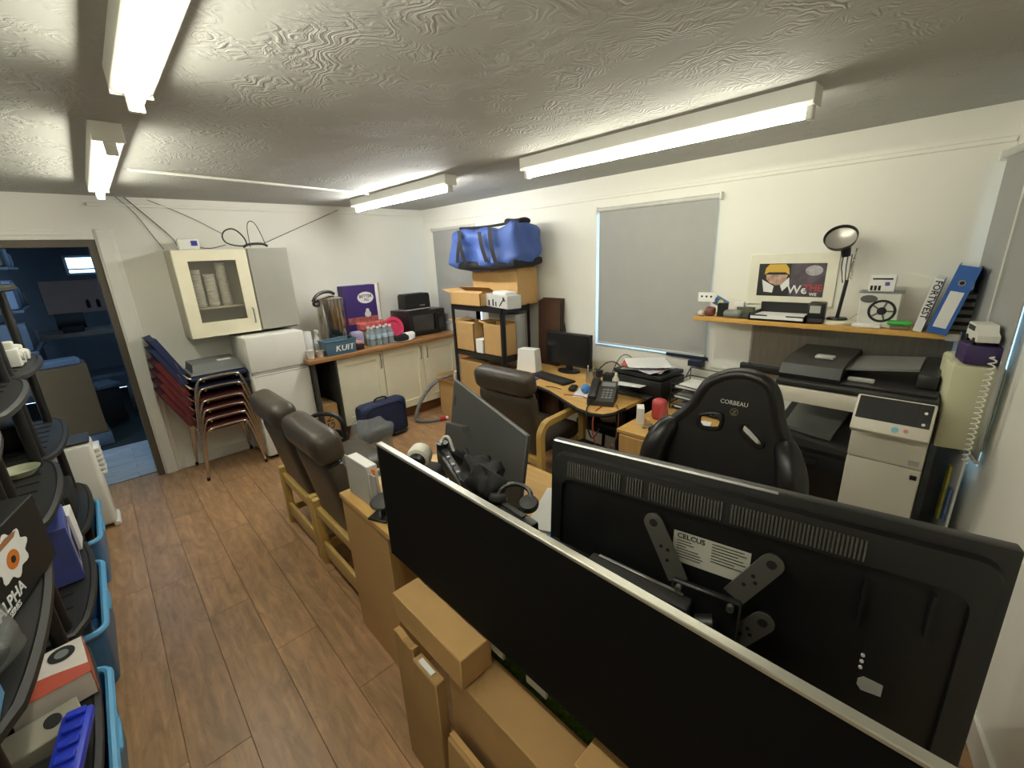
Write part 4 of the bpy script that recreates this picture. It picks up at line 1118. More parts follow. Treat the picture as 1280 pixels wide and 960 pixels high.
MB().tube([(0.17, -0.13, 0), (0.17, -0.13, 0.165)], 0.004, 6).build('wire_post', M_black, t)
MB().tube([(-0.17, 0.13, 0.24), (-0.17, 0.06, 0.18)], 0.004, 6).build('wire_post', M_black, t)
t = thing('small_box', 'small white card box standing on the drawer unit', 'box', (-1.33, 2.36, UZ), 32)
B(-0.022, 0.022, -0.045, 0.045, 0, 0.105, 0.002, 1).build('box', M_paper, t)
B(0.022, 0.023, -0.03, 0.035, 0.03, 0.08).build('print', mat('grey blue print', (110, 116, 140), 0.6), t)
one('red_pouch', MB().soft(-0.04, 0.04, -0.045, 0.045, 0, 0.13, 0.025, 0.012, 12, 6, 6), mat('shiny red wrap', (186, 74, 74), 0.25), 'shiny red pouch beside the paper trays', 'pouch', (-1.27, 2.50, UZ))
one('tape_roll', MB().lathe([(0.022, 0), (0.042, 0), (0.042, 0.018), (0.022, 0.018), (0.022, 0)], 20), mat('yellowed tape', (206, 200, 138), 0.4), 'roll of yellowish tape on papers before the letter tray', 'tape', (-1.08, 2.44, UZ + 0.008))
one('paper_sheet', B(-0.15, 0.15, -0.12, 0.12, 0, 0.007), M_paper, 'stack of white papers under the tape roll', 'paper', (-1.10, 2.47, UZ), 14)
one('keys', MB().tube([(0, 0, 0.01), (0.03, 0.01, 0.018), (0.05, 0.0, 0.01)], 0.008, 6).box(-0.03, 0.0, -0.012, 0.012, 0, 0.02, 0.004, 1), M_steel, 'small metal key fob on the front of the drawer unit', 'keys', (-1.25, 2.30, UZ), 60)
one('coin_purse', MB().soft(-0.035, 0.035, -0.03, 0.03, 0, 0.04, 0.018, 0.004, 14, 3, 5), M_blackm, 'small black object on the drawer unit front corner', 'purse', (-1.17, 2.26, UZ))
one('blue_folder', B(-0.09, 0.09, -0.06, 0.06, 0, 0.02, 0.003, 1), mat('deep blue card', (40, 52, 140), 0.5), 'deep blue folder on the drawer unit seen through the racing chair', 'folder', (-0.93, 2.335, UZ), 5)
t = thing('power_strip', 'black power strip with a red light on the wall behind the racing chair', 'power strip', (-0.82, YB - 0.025, 0.925))
B(-0.19, 0.19, -0.022, 0.022, 0, 0.05, 0.005, 2).build('body', M_black, t)
MB().cyl((0.15, -0.022, 0.025), (0.15, -0.028, 0.025), 0.009).build('light', emit('red neon', (1, 0.05, 0.05), 1.2), t)
one('sill_box', B(-0.05, 0.05, -0.035, 0.035, 0, 0.045, 0.004, 1), mat('navy plastic', (26, 32, 52), 0.5), 'dark blue box hanging below the right corner of the large blind', 'box', (-1.31, YB - 0.04, 0.905))
one('sill_strip', B(-0.16, 0.16, -0.006, 0.006, -0.012, 0.012, 0.002, 1), mat('navy plastic', (26, 32, 52), 0.5), 'dark blue strip along the right bottom of the large blind', 'strip', (-1.40, YB - 0.012, 0.958))

# ================================================================== wall shelf, poster, copier
t = thing('wall_shelf', 'long oak shelf on the wall above the copier', 'shelf', (-0.635, 3.0, 1.272))
B(-0.63, 0.63, -0.125, 0.128, 0, 0.028, 0.003, 1).build('board', wood('oak shelf board', (206, 160, 84), 0.42, 'x', 0.15), t)
B(0.585, 0.632, -0.128, -0.12, -0.004, 0.03, 0.002, 1).build('end_cap', M_lgrey, t)
for x in (-0.5, 0.0, 0.55):
    MB().box(x - 0.012, x + 0.012, -0.10, 0.128, -0.006, 0).box(x - 0.012, x + 0.012, 0.122, 0.128, -0.16, 0).build('bracket', M_white, t)
SZ = 1.301
t = thing('poster', 'poster of a figure in a yellow hard hat on the wall above the shelf', 'poster', (-0.79, YB - 0.006, 1.525))
B(-0.235, 0.235, -0.004, 0.005, -0.155, 0.155, 0.001, 1).build('backing_board', mat('cream board', (226, 222, 204), 0.7), t)
B(-0.18, 0.18, -0.0052, -0.004, -0.10, 0.097).build('print', mat('dark smoky print', (74, 66, 74), 0.55, var=0.55, scale=14), t)
B(-0.18, 0.0, -0.0056, -0.0052, -0.10, 0.097).build('print_dark_half', mat('near black print', (28, 25, 28), 0.55), t)
MB().plate([[(-0.145, 0.03), (-0.14, 0.07), (-0.12, 0.093), (-0.03, 0.093), (-0.012, 0.07), (-0.005, 0.03), (-0.03, 0.045), (-0.12, 0.045)]], 0.0056, 0.0064, XZ).build('hat', mat('yellow print', (206, 168, 56), 0.55), t)
MB().plate([[(-0.135, 0.03), (-0.015, 0.03), (-0.02, -0.005), (-0.05, -0.03), (-0.075, -0.035), (-0.11, -0.02), (-0.13, 0.0)]], 0.0056, 0.0062, XZ).build('face', mat('flesh print', (176, 142, 126), 0.55, var=0.4, scale=45), t)
MB().plate([[(-0.155, 0.0), (-0.12, -0.02), (-0.085, -0.04), (-0.09, -0.08), (-0.14, -0.075)]], 0.0058, 0.0064, XZ).plate([[(-0.005, 0.015), (0.0, -0.03), (-0.035, -0.07), (-0.05, -0.035)]], 0.0058, 0.0064, XZ).build('glove', M_wht_ink, t)
MB().plate([circ(0.12, 0.055, 0.045, 16, 0.03)], 0.0056, 0.006, XZ).build('smoke', mat('pale smoke print', (168, 162, 168), 0.6, var=0.3, scale=30), t)
text('lettering', 'We', 0.07, M_wht_ink, t, T(0.045, -0.0066, -0.06) @ FACE_MY, bold=True)
text('lettering', 'THE', 0.055, mat('red print', (176, 52, 56), 0.6), t, T(0.125, -0.0066, -0.048) @ FACE_MY, bold=True)
text('lettering', 'WE', 0.025, M_wht_ink, t, T(0.13, -0.0066, -0.085) @ FACE_MY, bold=True)
one('steel_sheet', B(-0.47, 0.47, -0.003, 0.003, 0, 0.40, 0.001, 1), mat('brushed grey sheet', (150, 146, 138), 0.32, metal=0.7, var=0.1, scale=6, stretch=(8, 1, 1)), 'brushed grey metal sheet on the wall behind the copier', 'sheet', (-0.49, YB - 0.01, 0.845))
one('steel_sheet', B(-0.12, 0.12, -0.003, 0.003, 0, 0.34, 0.001, 1), M_white, 'white painted panel left of the grey metal sheet', 'panel', (-1.09, YB - 0.006, 0.90))
# small things at the left end
t = thing('dotted_card', 'small white card with dark dots on a stick at the left shelf end', 'card', (-1.21, 2.93, SZ))
B(-0.055, 0.055, -0.002, 0.002, 0.09, 0.15, 0.001, 1).build('card', M_paper, t)
for x in (-0.03, 0.0, 0.03):
    MB().plate([circ(x, 0.125, 0.007, 10)], 0.002, 0.003, XZ).build('dot', M_ink, t)
MB().cyl((0.02, 0.006, 0), (0.02, 0.006, 0.13), 0.004, n=8).lathe([(0, 0), (0.025, 0), (0.02, 0.012), (0, 0.014)], 12).build('stick', M_lgrey, t)
t = thing('picture_card', 'small blue card with a yellow emblem on the shelf', 'card', (-1.13, 2.97, SZ + 0.085), 0)
B(-0.045, 0.045, -0.002, 0.002, -0.03, 0.03, 0.001, 1, RY(28)).build('card', mat('card blue', (88, 128, 176), 0.5), t)
MB().plate([circ(0, 0, 0.018, 14)], 0.002, 0.003, XZ).build('emblem', mat('emblem yellow', (222, 212, 130), 0.5), t)
B(-0.006, 0.006, 0.003, 0.009, -0.085, 0.02).build('stand', M_white, t)
one('figurine', MB().soft(-0.03, 0.03, -0.025, 0.025, 0, 0.06, 0.02, 0.008, 18, 3, 5), mat('maroon figure', (112, 66, 60), 0.5, var=0.4, scale=40), 'little maroon figurine on the left of the shelf', 'figurine', (-1.175, 2.93, SZ))
one('figurine', MB().soft(-0.022, 0.022, -0.02, 0.02, 0, 0.035, 0.014, 0.006, 18, 5, 5), mat('pale figure', (206, 190, 180), 0.5), 'tiny pale figurine at the very end of the shelf', 'figurine', (-1.225, 2.90, SZ))
one('calculator', B(-0.03, 0.03, -0.02, 0.02, 0, 0.085, 0.004, 1), M_blackm, 'small black box standing left on the shelf', 'box', (-1.105, 2.945, SZ), 12)
one('mouse', MB().soft(-0.055, 0.055, -0.035, 0.035, 0, 0.05, 0.024, 0, 1, 0, 6), M_grey, 'grey computer mouse lying on the shelf', 'mouse', (-1.03, 2.92, SZ))
one('stapler', B(-0.05, 0.05, -0.015, 0.015, 0, 0.02, 0.005, 1), M_dgrey, 'dark stapler lying on the shelf beside the grey mouse', 'stapler', (-0.955, 2.92, SZ), 8)
one('small_box', B(-0.05, 0.05, -0.02, 0.02, 0, 0.055, 0.003, 1), mat('olive card', (84, 92, 74), 0.7), 'small dark green box at the back of the shelf', 'box', (-1.0, 3.05, SZ))
one('small_box', B(-0.028, 0.028, -0.02, 0.02, 0, 0.085, 0.003, 1), M_paper, 'small white carton at the back of the shelf', 'box', (-1.04, 3.06, SZ))
t = thing('document_tray', 'black letter tray with white paper on the wall shelf', 'tray', (-0.775, 2.985, SZ))
MB().box(-0.15, 0.15, -0.105, 0.115, 0, 0.005).box(-0.15, -0.143, -0.105, 0.115, 0, 0.045).box(0.143, 0.15, -0.105, 0.115, 0, 0.045).box(-0.15, 0.15, 0.108, 0.115, 0, 0.09).box(-0.15, -0.05, -0.105, -0.098, 0, 0.035).box(0.05, 0.15, -0.105, -0.098, 0, 0.035).build('tray', M_black, t, smooth=False)
B(-0.138, 0.138, -0.11, 0.10, 0.012, 0.028).build('paper_stack', M_paper, t)
t = thing('card_machine', 'black card terminal standing on the shelf beside the letter tray', 'terminal', (-0.59, 2.945, SZ), 6)
B(-0.04, 0.04, -0.05, 0.05, 0, 0.115, 0.008, 2).build('body', M_black, t)
B(-0.03, 0.02, -0.0515, -0.05, 0.06, 0.10).build('screen', M_lgrey, t)
B(-0.035, 0.035, -0.052, -0.05, 0.01, 0.03).build('slot', M_dgrey, t)
# lamp
t = thing('desk_lamp', 'black articulated desk lamp with chrome springs and round shade on the shelf', 'lamp', (-0.50, 2.99, SZ))
MB().lathe([(0, 0), (0.085, 0), (0.085, 0.012), (0.075, 0.018), (0, 0.02)], 28).build('base', mat('cream base', (222, 216, 196), 0.4), t)
MB().lathe([(0, 0.02), (0.05, 0.02), (0.045, 0.03), (0, 0.032)], 20).build('base_cap', M_black, t)
MB().cyl((0, 0, 0.03), (0.015, 0, 0.235), 0.009).build('stem', M_black, t)
for dx in (-0.03, -0.01, 0.008):
    MB().tube([(0.015 + dx * 0.6, 0, 0.22), (0.012 + dx, -0.005, 0.30), (0.012 + dx, -0.01, 0.37)], 0.0035, 6).build('arm_rod', M_chrome, t)
MB().tube([(0.03 + 0.0055 * math.cos(k * 1.2), 0.0055 * math.sin(k * 1.2), 0.24 + 0.0016 * k) for k in range(70)], 0.0016, 5).build('spring', M_chrome, t)
MB().tube([(0.015, 0, 0.22), (0.035, 0, 0.40)], 0.004, 6).build('arm_rod', M_chrome, t)
MB().cyl((-0.005, -0.01, 0.36), (-0.012, -0.02, 0.41), 0.02, 0.024).build('lamp_socket', M_black, t)
S = T(-0.035, -0.05, 0.455) @ RZ(18) @ RX(52) @ RY(-14)
MB().lathe([(0.018, -0.055), (0.045, -0.045), (0.068, -0.02), (0.076, 0.012), (0.074, 0.012), (0.064, -0.018), (0.042, -0.041), (0.0, -0.045)], 26, S).build('lamp_shade', M_black, t)
MB().lathe([(0, -0.03), (0.04, -0.028), (0.068, -0.004)], 26, S).build('reflector', mat('dull silver', (182, 178, 170), 0.35, metal=0.5), t)
MB().tube([(0.05, 0.03, 0.02), (0.09, 0.05, 0.06), (0.13, 0.06, 0.05), (0.12, 0.05, 0.006)], 0.003, 6, False, 2).build('flex', M_lgrey, t)
# boxes
t = thing('product_box', 'white box printed with a large black wheel on the shelf', 'box', (-0.325, 2.985, SZ), 3)
B(-0.08, 0.08, -0.06, 0.06, 0, 0.175, 0.002, 1).build('box', mat('off white card', (214, 212, 204), 0.6), t)
MB().plate([circ(0.015, 0.085, 0.058, 26), list(reversed(circ(0.015, 0.085, 0.046, 26)))], 0.0602, 0.0612, XZ).build('wheel_print', M_ink, t)
MB().plate([circ(0.015, 0.085, 0.020, 16)], 0.0602, 0.0612, XZ).build('hub_print', M_ink, t)
MB().plate([circ(-0.045, 0.145, 0.036, 16, 0.02)], 0.0602, 0.0612, XZ).build('logo_print', mat('grey print ink', (92, 90, 88), 0.6), t)
for k in range(5):
    a = 2 * PI * k / 5
    MB().cyl((0.015 + 0.02 * math.cos(a), -0.0606, 0.085 + 0.02 * math.sin(a)), (0.015 + 0.047 * math.cos(a), -0.0606, 0.085 + 0.047 * math.sin(a)), 0.004, n=6).build('spoke_print', mat('grey print ink', (92, 90, 88), 0.6), t)
B(-0.09, 0.09, -0.062, 0.062, 0.1752, 0.181).build('lid_edge', M_grey, t)
t = thing('product_box', 'small white printed box on top of the wheel box', 'box', (-0.33, 2.985, SZ + 0.182), 3)
B(-0.052, 0.052, -0.045, 0.045, 0, 0.082, 0.002, 1).build('box', M_paper, t)
B(-0.04, 0.04, -0.0465, -0.045, 0.06, 0.068).build('print', M_ink, t)
B(0.012, 0.03, -0.0465, -0.045, 0.03, 0.048).build('print', mat('violet print', (80, 78, 150), 0.6), t)
for x in (-0.04, -0.024, -0.008):
    B(x - 0.005, x + 0.005, -0.0465, -0.045, 0.006, 0.03).build('print', M_ink, t)
t = thing('stapler', 'bright green gadget lying on the shelf before the wheel box', 'gadget', (-0.225, 2.915, SZ))
MB().box(-0.05, 0.045, -0.022, 0.022, 0.02, 0.042, 0.009, 2).build('body', mat('bright green plastic', (56, 172, 62), 0.4), t)
MB().box(-0.035, 0.04, -0.018, 0.018, 0, 0.02, 0.004, 1).build('base', mat('brownish metal', (120, 104, 90), 0.5), t)
one('paper_slip', B(-0.06, 0.06, -0.02, 0.02, 0, 0.02, 0.004, 1), M_paper, 'white folded slip lying before the wheel box', 'paper', (-0.355, 2.898, SZ))
t = thing('catalogue', 'white catalogue with black title on its spine leaning on the blue file', 'book', (-0.155, 2.975, SZ), rot=(0, math.radians(9), 0))
B(-0.017, 0.017, -0.09, 0.10, 0, 0.255, 0.001, 1).build('block', M_paper, t)
text('lettering', 'FORTWEST', 0.036, M_ink, t, T(0, -0.0905, 0.155) @ FACE_MY @ RZ(-90), bold=True)
t = thing('lever_arch_file', 'blue lever arch file with white spine label on the shelf', 'file', (-0.085, 2.985, SZ), rot=(0, math.radians(11), 0))
M_file = mat('blue file board', (44, 92, 168), 0.5)
MB().box(-0.038, -0.034, -0.12, 0.12, 0, 0.315).box(0.034, 0.038, -0.12, 0.12, 0, 0.315).box(-0.038, 0.038, -0.124, -0.12, 0, 0.315).build('cover', M_file, t, smooth=False)
B(-0.03, 0.03, -0.11, 0.11, 0.005, 0.295).build('pages', M_paper, t)
B(-0.024, 0.024, -0.1255, -0.124, 0.03, 0.20).build('spine_label', M_paper, t)
MB().plate([circ(0, 0.24, 0.013, 16), list(reversed(circ(0, 0.24, 0.009, 16)))], 0.124, 0.126, XZ).build('ring', M_steel, t)
MB().plate([circ(0, 0.24, 0.009, 14)], 0.1235, 0.1246, XZ).build('finger_hole', M_blackm, t)
for i in range(5):
    lb = ('lowest', 'second lowest', 'middle', 'second highest', 'topmost')[i] + ' black ring binder in the pile at the right shelf end'
    t = thing('ring_binder', lb, 'binder', (-0.005 - 0.006 * (i % 2), 3.045, SZ + 0.037 * i), 2 * (i % 3), 'black ring binders piled at the shelf end')
    MB().box(-0.062, 0.045, -0.065, 0.065, 0, 0.004).box(-0.062, 0.045, -0.065, 0.065, 0.030, 0.034).box(-0.062, -0.058, -0.065, 0.065, 0.004, 0.030).build('cover', M_black, t, smooth=False)
    B(-0.052, 0.040, -0.060, 0.06, 0.007, 0.027).build('pages', mat('grey page edges', (150, 150, 146), 0.8), t)

# ------------------------------------------------------------------ copier
M_cop = mat('warm white casing', (216, 211, 196), 0.45, var=0.015)
M_copd = mat('charcoal casing', (38, 38, 38), 0.45, var=0.08)
t = thing('photocopier', 'large office photocopier with white front and black scanner lid under the shelf', 'photocopier', (0, 0, 0))
B(-0.615, -0.03, 2.46, 3.02, 0.03, 0.74, 0.004, 1).build('lower_body', M_copd, t)
B(-0.60, -0.04, 2.50, 3.0, 0.0, 0.03).build('base', M_blackm, t)
d = B(-0.275, -0.012, 2.415, 2.46, 0.04, 0.772, 0.008, 2).build('front_cover', M_cop, t)
B(-0.045, -0.022, 2.412, 2.416, 0.725, 0.745).build('badge', M_blackm, d)
d = B(-0.275, -0.012, 2.415, 2.46, 0.775, 0.925, 0.006, 2).build('front_cover', M_cop, t)
B(-0.06, -0.025, 2.412, 2.416, 0.79, 0.812).build('badge', M_lgrey, d)
B(-0.275, -0.012, 2.46, 3.02, 0.74, 1.03, 0.004, 1).build('column', M_cop, t)
B(-0.016, -0.006, 2.44, 3.0, 0.05, 1.02).build('side_panel', M_copd, t)
for k, (z0, z1) in enumerate(((0.06, 0.27), (0.28, 0.49), (0.50, 0.72))):
    dr = B(-0.612, -0.28, 2.425, 2.46, z0, z1, 0.005, 2).build('paper_drawer', mat('black drawer face', (26, 26, 27), 0.4), t)
    B(-0.50, -0.39, 2.420, 2.426, z1 - 0.05, z1 - 0.025, 0.003, 1).build('handle', M_copd, dr)
# inner output tray
MB().add([(-0.61, 2.45, 0.742), (-0.28, 2.45, 0.742), (-0.28, 2.98, 0.742), (-0.61, 2.98, 0.742), (-0.61, 2.45, 0.80), (-0.28, 2.45, 0.765), (-0.28, 2.98, 0.86), (-0.61, 2.98, 0.90)], [(4, 5, 6, 7), (0, 1, 5, 4), (3, 0, 4, 7), (1, 2, 6, 5), (2, 3, 7, 6)]).build('output_tray', M_dgrey, t, smooth=False)
MB().add([(-0.57, 2.50, 0.805), (-0.36, 2.50, 0.785), (-0.34, 2.80, 0.845), (-0.57, 2.85, 0.875), (-0.57, 2.50, 0.825), (-0.36, 2.50, 0.80), (-0.34, 2.80, 0.86), (-0.57, 2.85, 0.895)], [(4, 5, 6, 7), (0, 1, 5, 4), (1, 2, 6, 5), (2, 3, 7, 6), (3, 0, 4, 7)]).build('tray_flap', M_grey, t, smooth=False)
B(-0.612, -0.28, 2.96, 3.02, 0.74, 1.0).build('rear_wall', M_copd, t)
# scanner section
B(-0.617, -0.012, 2.43, 3.02, 0.975, 1.052, 0.006, 2).build('scanner_body', M_cop, t)
B(-0.617, -0.012, 2.43, 3.03, 1.055, 1.085, 0.006, 2).build('scanner_top', M_copd, t)
l = MB().plate([[(2.47, 1.085), (2.46, 1.11), (2.50, 1.155), (2.62, 1.175), (2.95, 1.175), (3.02, 1.14), (3.02, 1.085)]], -0.615, -0.36, YZ).build('feeder_housing', M_copd, t)
MB().box(-0.50, -0.42, 2.60, 2.66, 1.172, 1.186, 0.005, 2).build('feeder_latch', M_lgrey, l)
B(-0.36, -0.02, 2.47, 3.02, 1.085, 1.10, 0.004, 1).build('lid', M_copd, t)
MB().add([(-0.37, 2.58, 1.135), (-0.10, 2.60, 1.165), (-0.10, 2.90, 1.165), (-0.37, 2.92, 1.135), (-0.37, 2.58, 1.145), (-0.10, 2.60, 1.177), (-0.10, 2.90, 1.177), (-0.37, 2.92, 1.145)], [(4, 5, 6, 7), (0, 1, 5, 4), (1, 2, 6, 5), (2, 3, 7, 6), (3, 0, 4, 7), (0, 3, 2, 1)]).build('feeder_tray', M_grey, t, smooth=False)
B(-0.10, -0.03, 2.55, 2.98, 1.10, 1.165, 0.01, 2).build('tray_end', M_copd, t)
B(-0.34, -0.24, 2.52, 2.55, 1.10, 1.118, 0.004, 1).build('paper_guide', M_lgrey, t)
# tilted control panel
S = T(-0.143, 2.395, 1.0) @ RX(-32)
p = B(-0.132, 0.132, -0.03, 0.02, -0.09, 0.075, 0.008, 2, S).build('control_panel', M_cop, t)
B(-0.122, 0.122, -0.0325, -0.03, -0.035, 0.068, 0.003, 1, S).build('touch_screen', mat('panel glass', (50, 51, 52), 0.2), p)
B(0.082, 0.12, -0.0335, -0.0325, -0.033, 0.066, 0, 1, S).build('key_strip', M_black, p)
for z, in ((0.03,), (-0.02,)):
    MB().cyl(S @ Vector((0.102, -0.033, z)), S @ Vector((0.102, -0.0345, z)), 0.006).build('icon', M_wht_ink, p)
MB().cyl(S @ Vector((0.02, -0.03, -0.062)), S @ Vector((0.02, -0.033, -0.062)), 0.012).build('start_button', mat('aqua button', (120, 176, 196), 0.4), p)
MB().cyl(S @ Vector((0.055, -0.03, -0.06)), S @ Vector((0.055, -0.033, -0.06)), 0.008).build('stop_button', mat('rose button', (206, 130, 120), 0.4), p)
t = thing('carton', 'tall white carton between the drawer unit and the copier', 'carton', (-0.725, 2.60, 0))
B(-0.075, 0.075, -0.20, 0.20, 0, 0.80, 0.003, 1).build('box', M_paper, t)
B(-0.075, 0.075, -0.02, 0.02, 0.80, 0.8012).build('tape', mat('parcel tape', (160, 128, 84), 0.3), t)

# ------------------------------------------------------------------ things on the right wall
M_encl = mat('cream enclosure plastic', (206, 204, 172), 0.5, var=0.02)
t = thing('wall_box', 'cream plastic wall box with a seam hanging on the right wall', 'wall box', CW(0.50, 0.075, 0.875), CRZ)
B(-0.07, 0.07, 0.022, 0.135, 0, 0.37, 0.012, 2).build('rear_half', M_encl, t)
B(-0.085, 0.07, -0.135, 0.018, 0, 0.365, 0.012, 2).build('front_half', M_encl, t)
B(-0.06, 0.06, 0.016, 0.024, 0.004, 0.36).build('seam', M_dgrey, t)
B(-0.078, -0.068, 0.08, 0.10, 0.12, 0.15, 0.003, 1).build('catch', M_grey, t)
t = thing('tape_dispenser', 'small purple box under a white clip on the cream wall box', 'box', CW(0.56, 0.08, 1.246), CRZ)
B(-0.055, 0.05, -0.075, 0.06, 0, 0.075, 0.006, 2).build('box', mat('deep purple plastic', (60, 44, 92), 0.45), t)
t = thing('toy_car', 'small white toy van on the purple box', 'toy', CW(0.56, 0.082, 1.323), CRZ)
MB().plate([[(-0.078, 0.014), (-0.08, 0.04), (-0.05, 0.052), (-0.035, 0.078), (0.06, 0.078), (0.072, 0.05), (0.075, 0.014)]], -0.032, 0.032, YZ).build('body', M_white, t)
for s in (-1, 1):
    B(s * 0.0325 - 0.001, s * 0.0325 + 0.001, -0.028, 0.055, 0.05, 0.07).build('window', M_dgrey, t)
    for y in (-0.048, 0.045):
        MB().cyl((s * 0.026, y, 0.014), (s * 0.036, y, 0.014), 0.014).build('wheel', M_black, t)
cp = [CW(0.72 + 0.010 * math.cos(k * 0.9), 0.075 + 0.010 * math.sin(k * 0.9), 1.30 - 0.0032 * k) for k in range(140)]
one('coiled_cord', MB().tube(cp, 0.003, 5), M_white, 'white coiled cord hanging before the cream wall box', 'cord')
t = thing('hanging_papers', 'bundle of papers hanging on the right wall below the cream box', 'papers', CW(0.52, 0.03, 0.42), CRZ)
B(-0.02, -0.012, -0.10, 0.08, 0, 0.42).build('sheet', M_paper, t)
B(-0.03, -0.022, 0.0, 0.035, 0.06, 0.33).build('leaflet', mat('yellow leaflet', (206, 196, 84), 0.6, var=0.3, scale=20), t)
B(-0.034, -0.026, -0.09, -0.055, 0.10, 0.26).build('leaflet', mat('blue leaflet', (96, 126, 168), 0.6, var=0.3, scale=25), t)
for i, (s, d, lb) in enumerate(((0.66, 0.10, 'cream carton on top of the pile beside the copier'), (0.92, 0.20, 'cream carton at the front of the pile beside the copier'))):
    t = thing('carton', lb, 'carton', CW(s + 0.05, d, 0.0), CRZ)
    B(-0.06, 0.06, -0.10, 0.10, 0, 0.46 - 0.07 * i, 0.004, 1).build('box', M_encl, t)
    B(-0.06, 0.06, -0.02, 0.02, 0.46 - 0.07 * i, 0.461 - 0.07 * i).build('tape', M_paper, t)

# ================================================================== main desk with divider, screens, racing chair
t = thing('desk', 'light oak desk behind the long black divider', 'desk', (0, 0, 0))
B(-1.83, 0.10, 0.608, 1.38, 0.72, 0.745, 0.003, 1).build('desktop', M_oak, t)
B(-1.825, -1.40, 0.615, 0.64, 0.0, 0.72).build('front_panel', mat('dull oak panel', (190, 152, 98), 0.55, var=0.06, scale=3), t)
B(-1.825, -1.80, 0.64, 1.36, 0.0, 0.72).build('end_panel', M_oakz, t)
B(-1.41, -1.40, 0.64, 1.1, 0.0, 0.72).build('inner_panel', M_oakz, t)
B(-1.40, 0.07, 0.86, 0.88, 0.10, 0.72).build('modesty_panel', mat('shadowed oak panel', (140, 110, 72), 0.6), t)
B(0.06, 0.085, 0.64, 1.36, 0, 0.72).build('end_panel', M_oakz, t)
MZ = 0.746
t = thing('desk_divider', 'long black desk divider with a silver top edge across the foreground', 'divider', (0, 0, 0))
B(-1.305, 0.14, 0.583, 0.602, 0.712, 1.146, 0.003, 1).build('panel', mat('black fabric panel', (13, 13, 14), 0.75, var=0.15, bump=0.03, bscale=300, spec=0.12), t)
B(-1.305, 0.14, 0.582, 0.603, 1.146, 1.156, 0.002, 1).build('top_rail', mat('anodised silver', (198, 196, 184), 0.3, metal=0.7, var=0.04), t)
B(-1.309, -1.303, 0.582, 0.606, 0.712, 1.150, 0.001, 1).build('edge_strip', M_blackm, t)
for x in (-0.76, -0.60):
    b = MB().box(x - 0.035, x + 0.035, 0.606, 0.70, 0.695, 0.718).box(x - 0.035, x + 0.035, 0.600, 0.6075, 0.66, 0.76).build('clamp', M_lgrey, t)
    MB().cyl((x, 0.66, 0.63), (x, 0.66, 0.70), 0.012).cyl((x, 0.66, 0.61), (x, 0.66, 0.635), 0.022).build('clamp_screw', M_black, b)

# large television seen from behind, on a clamp arm
TVA, TVT = 10.57, 4.0
TV = T(-0.679, 0.769, 1.29) @ RZ(TVA) @ RX(-TVT)
# local: x along the top edge, z up, -y towards the camera
t = thing('television', 'large black television seen from behind with metal bracket arms', 'television', (-0.679, 0.769, 1.29), rot=(math.radians(-TVT), 0, math.radians(TVA)))
W, H = 0.819, 0.497
M_tvb = mat('black television casing', (24, 24, 24), 0.38, var=0.12)
B(0, W, 0, 0.03, -H, 0, 0.004, 2).build('bezel', M_tvb, t)
B(0.004, W - 0.004, 0.030, 0.032, -H + 0.012, -0.012).build('screen', M_screen, t)
MB().tube([(0.006, 0.004, -0.003), (0.5, 0.004, -0.003)], 0.0042, 6).build('edge_highlight', M_steel, t)  # steel strip stands in for the highlight along the left of the top edge
o = rrect(0.014, W - 0.014, -H + 0.03, -0.022, 0.03, 4)
i2 = rrect(0.045, W - 0.045, -H + 0.07, -0.082, 0.03, 4)
vs = [(x, 0.0, z) for x, z in o] + [(x + (0.006 if x < 0.4 else -0.006), -0.022, z) for x, z in o] + [(x, -0.026, z) for x, z in i2] + [(x, -0.016, z) for x, z in i2]
n = len(o)
fs = []
for k in range(3):
    fs += [(k * n + j, k * n + (j + 1) % n, (k + 1) * n + (j + 1) % n, (k + 1) * n + j) for j in range(n)]
fs.append(tuple(range(3 * n, 4 * n)))
bk = MB().add(vs, fs).build('back_cover', M_tvb, t)
g = MB()
for k in range(92):
    x = 0.062 + 0.0063 * k
    if k in (22, 23, 30, 31, 56, 57):
        continue
    g.box(x, x + 0.0030, -0.0285, -0.022, -0.075, -0.036)
g.build('vent_ribs', mat('grey black rib', (84, 83, 79), 0.32), bk, smooth=False, kind='stuff')
B(0.645, 0.65, -0.026, -0.016, -0.20, -0.11).build('casing_ridge', M_tvb, bk)
B(0.73, 0.735, -0.03, -0.016, -0.18, -0.10).build('casing_ridge', M_tvb, bk)
B(0.62, 0.72, -0.05, -0.016, -0.465, -0.44, 0.008, 2).build('casing_ridge', M_tvb, bk)
# sticker
lab = MB().add([(0.322, -0.0178, -0.132), (0.472, -0.0178, -0.132), (0.472, -0.0178, -0.205), (0.322, -0.0178, -0.205)], [(0, 3, 2, 1)]).build('rating_label', mat('label paper', (196, 194, 182), 0.6), t, smooth=False)
text('lettering', 'CELCUS', 0.016, M_ink, t, T(0.358, -0.0186, -0.142) @ FACE_MY, bold=True, depth=0.0002)
lines = MB()
for k in range(7):
    lines.box(0.33, 0.33 + (0.03, 0.035, 0.02, 0.045, 0.05, 0.055, 0.05)[k], -0.0186, -0.0180, -0.154 - 0.0065 * k, -0.1525 - 0.0065 * k)
    lines.box(0.40, 0.40 + (0.06, 0.065, 0.05, 0.06, 0.065, 0.045, 0.06)[k], -0.0186, -0.0180, -0.139 - 0.0068 * k, -0.1375 - 0.0068 * k)
lines.build('label_print', M_ink, t, smooth=False, kind='stuff')
MB().plate([[(0.665, -0.313), (0.672, -0.305), (0.70, -0.308), (0.70, -0.332), (0.672, -0.334), (0.665, -0.325)]], 0.0165, 0.018, XZ).build('warning_label', M_lgrey, t)
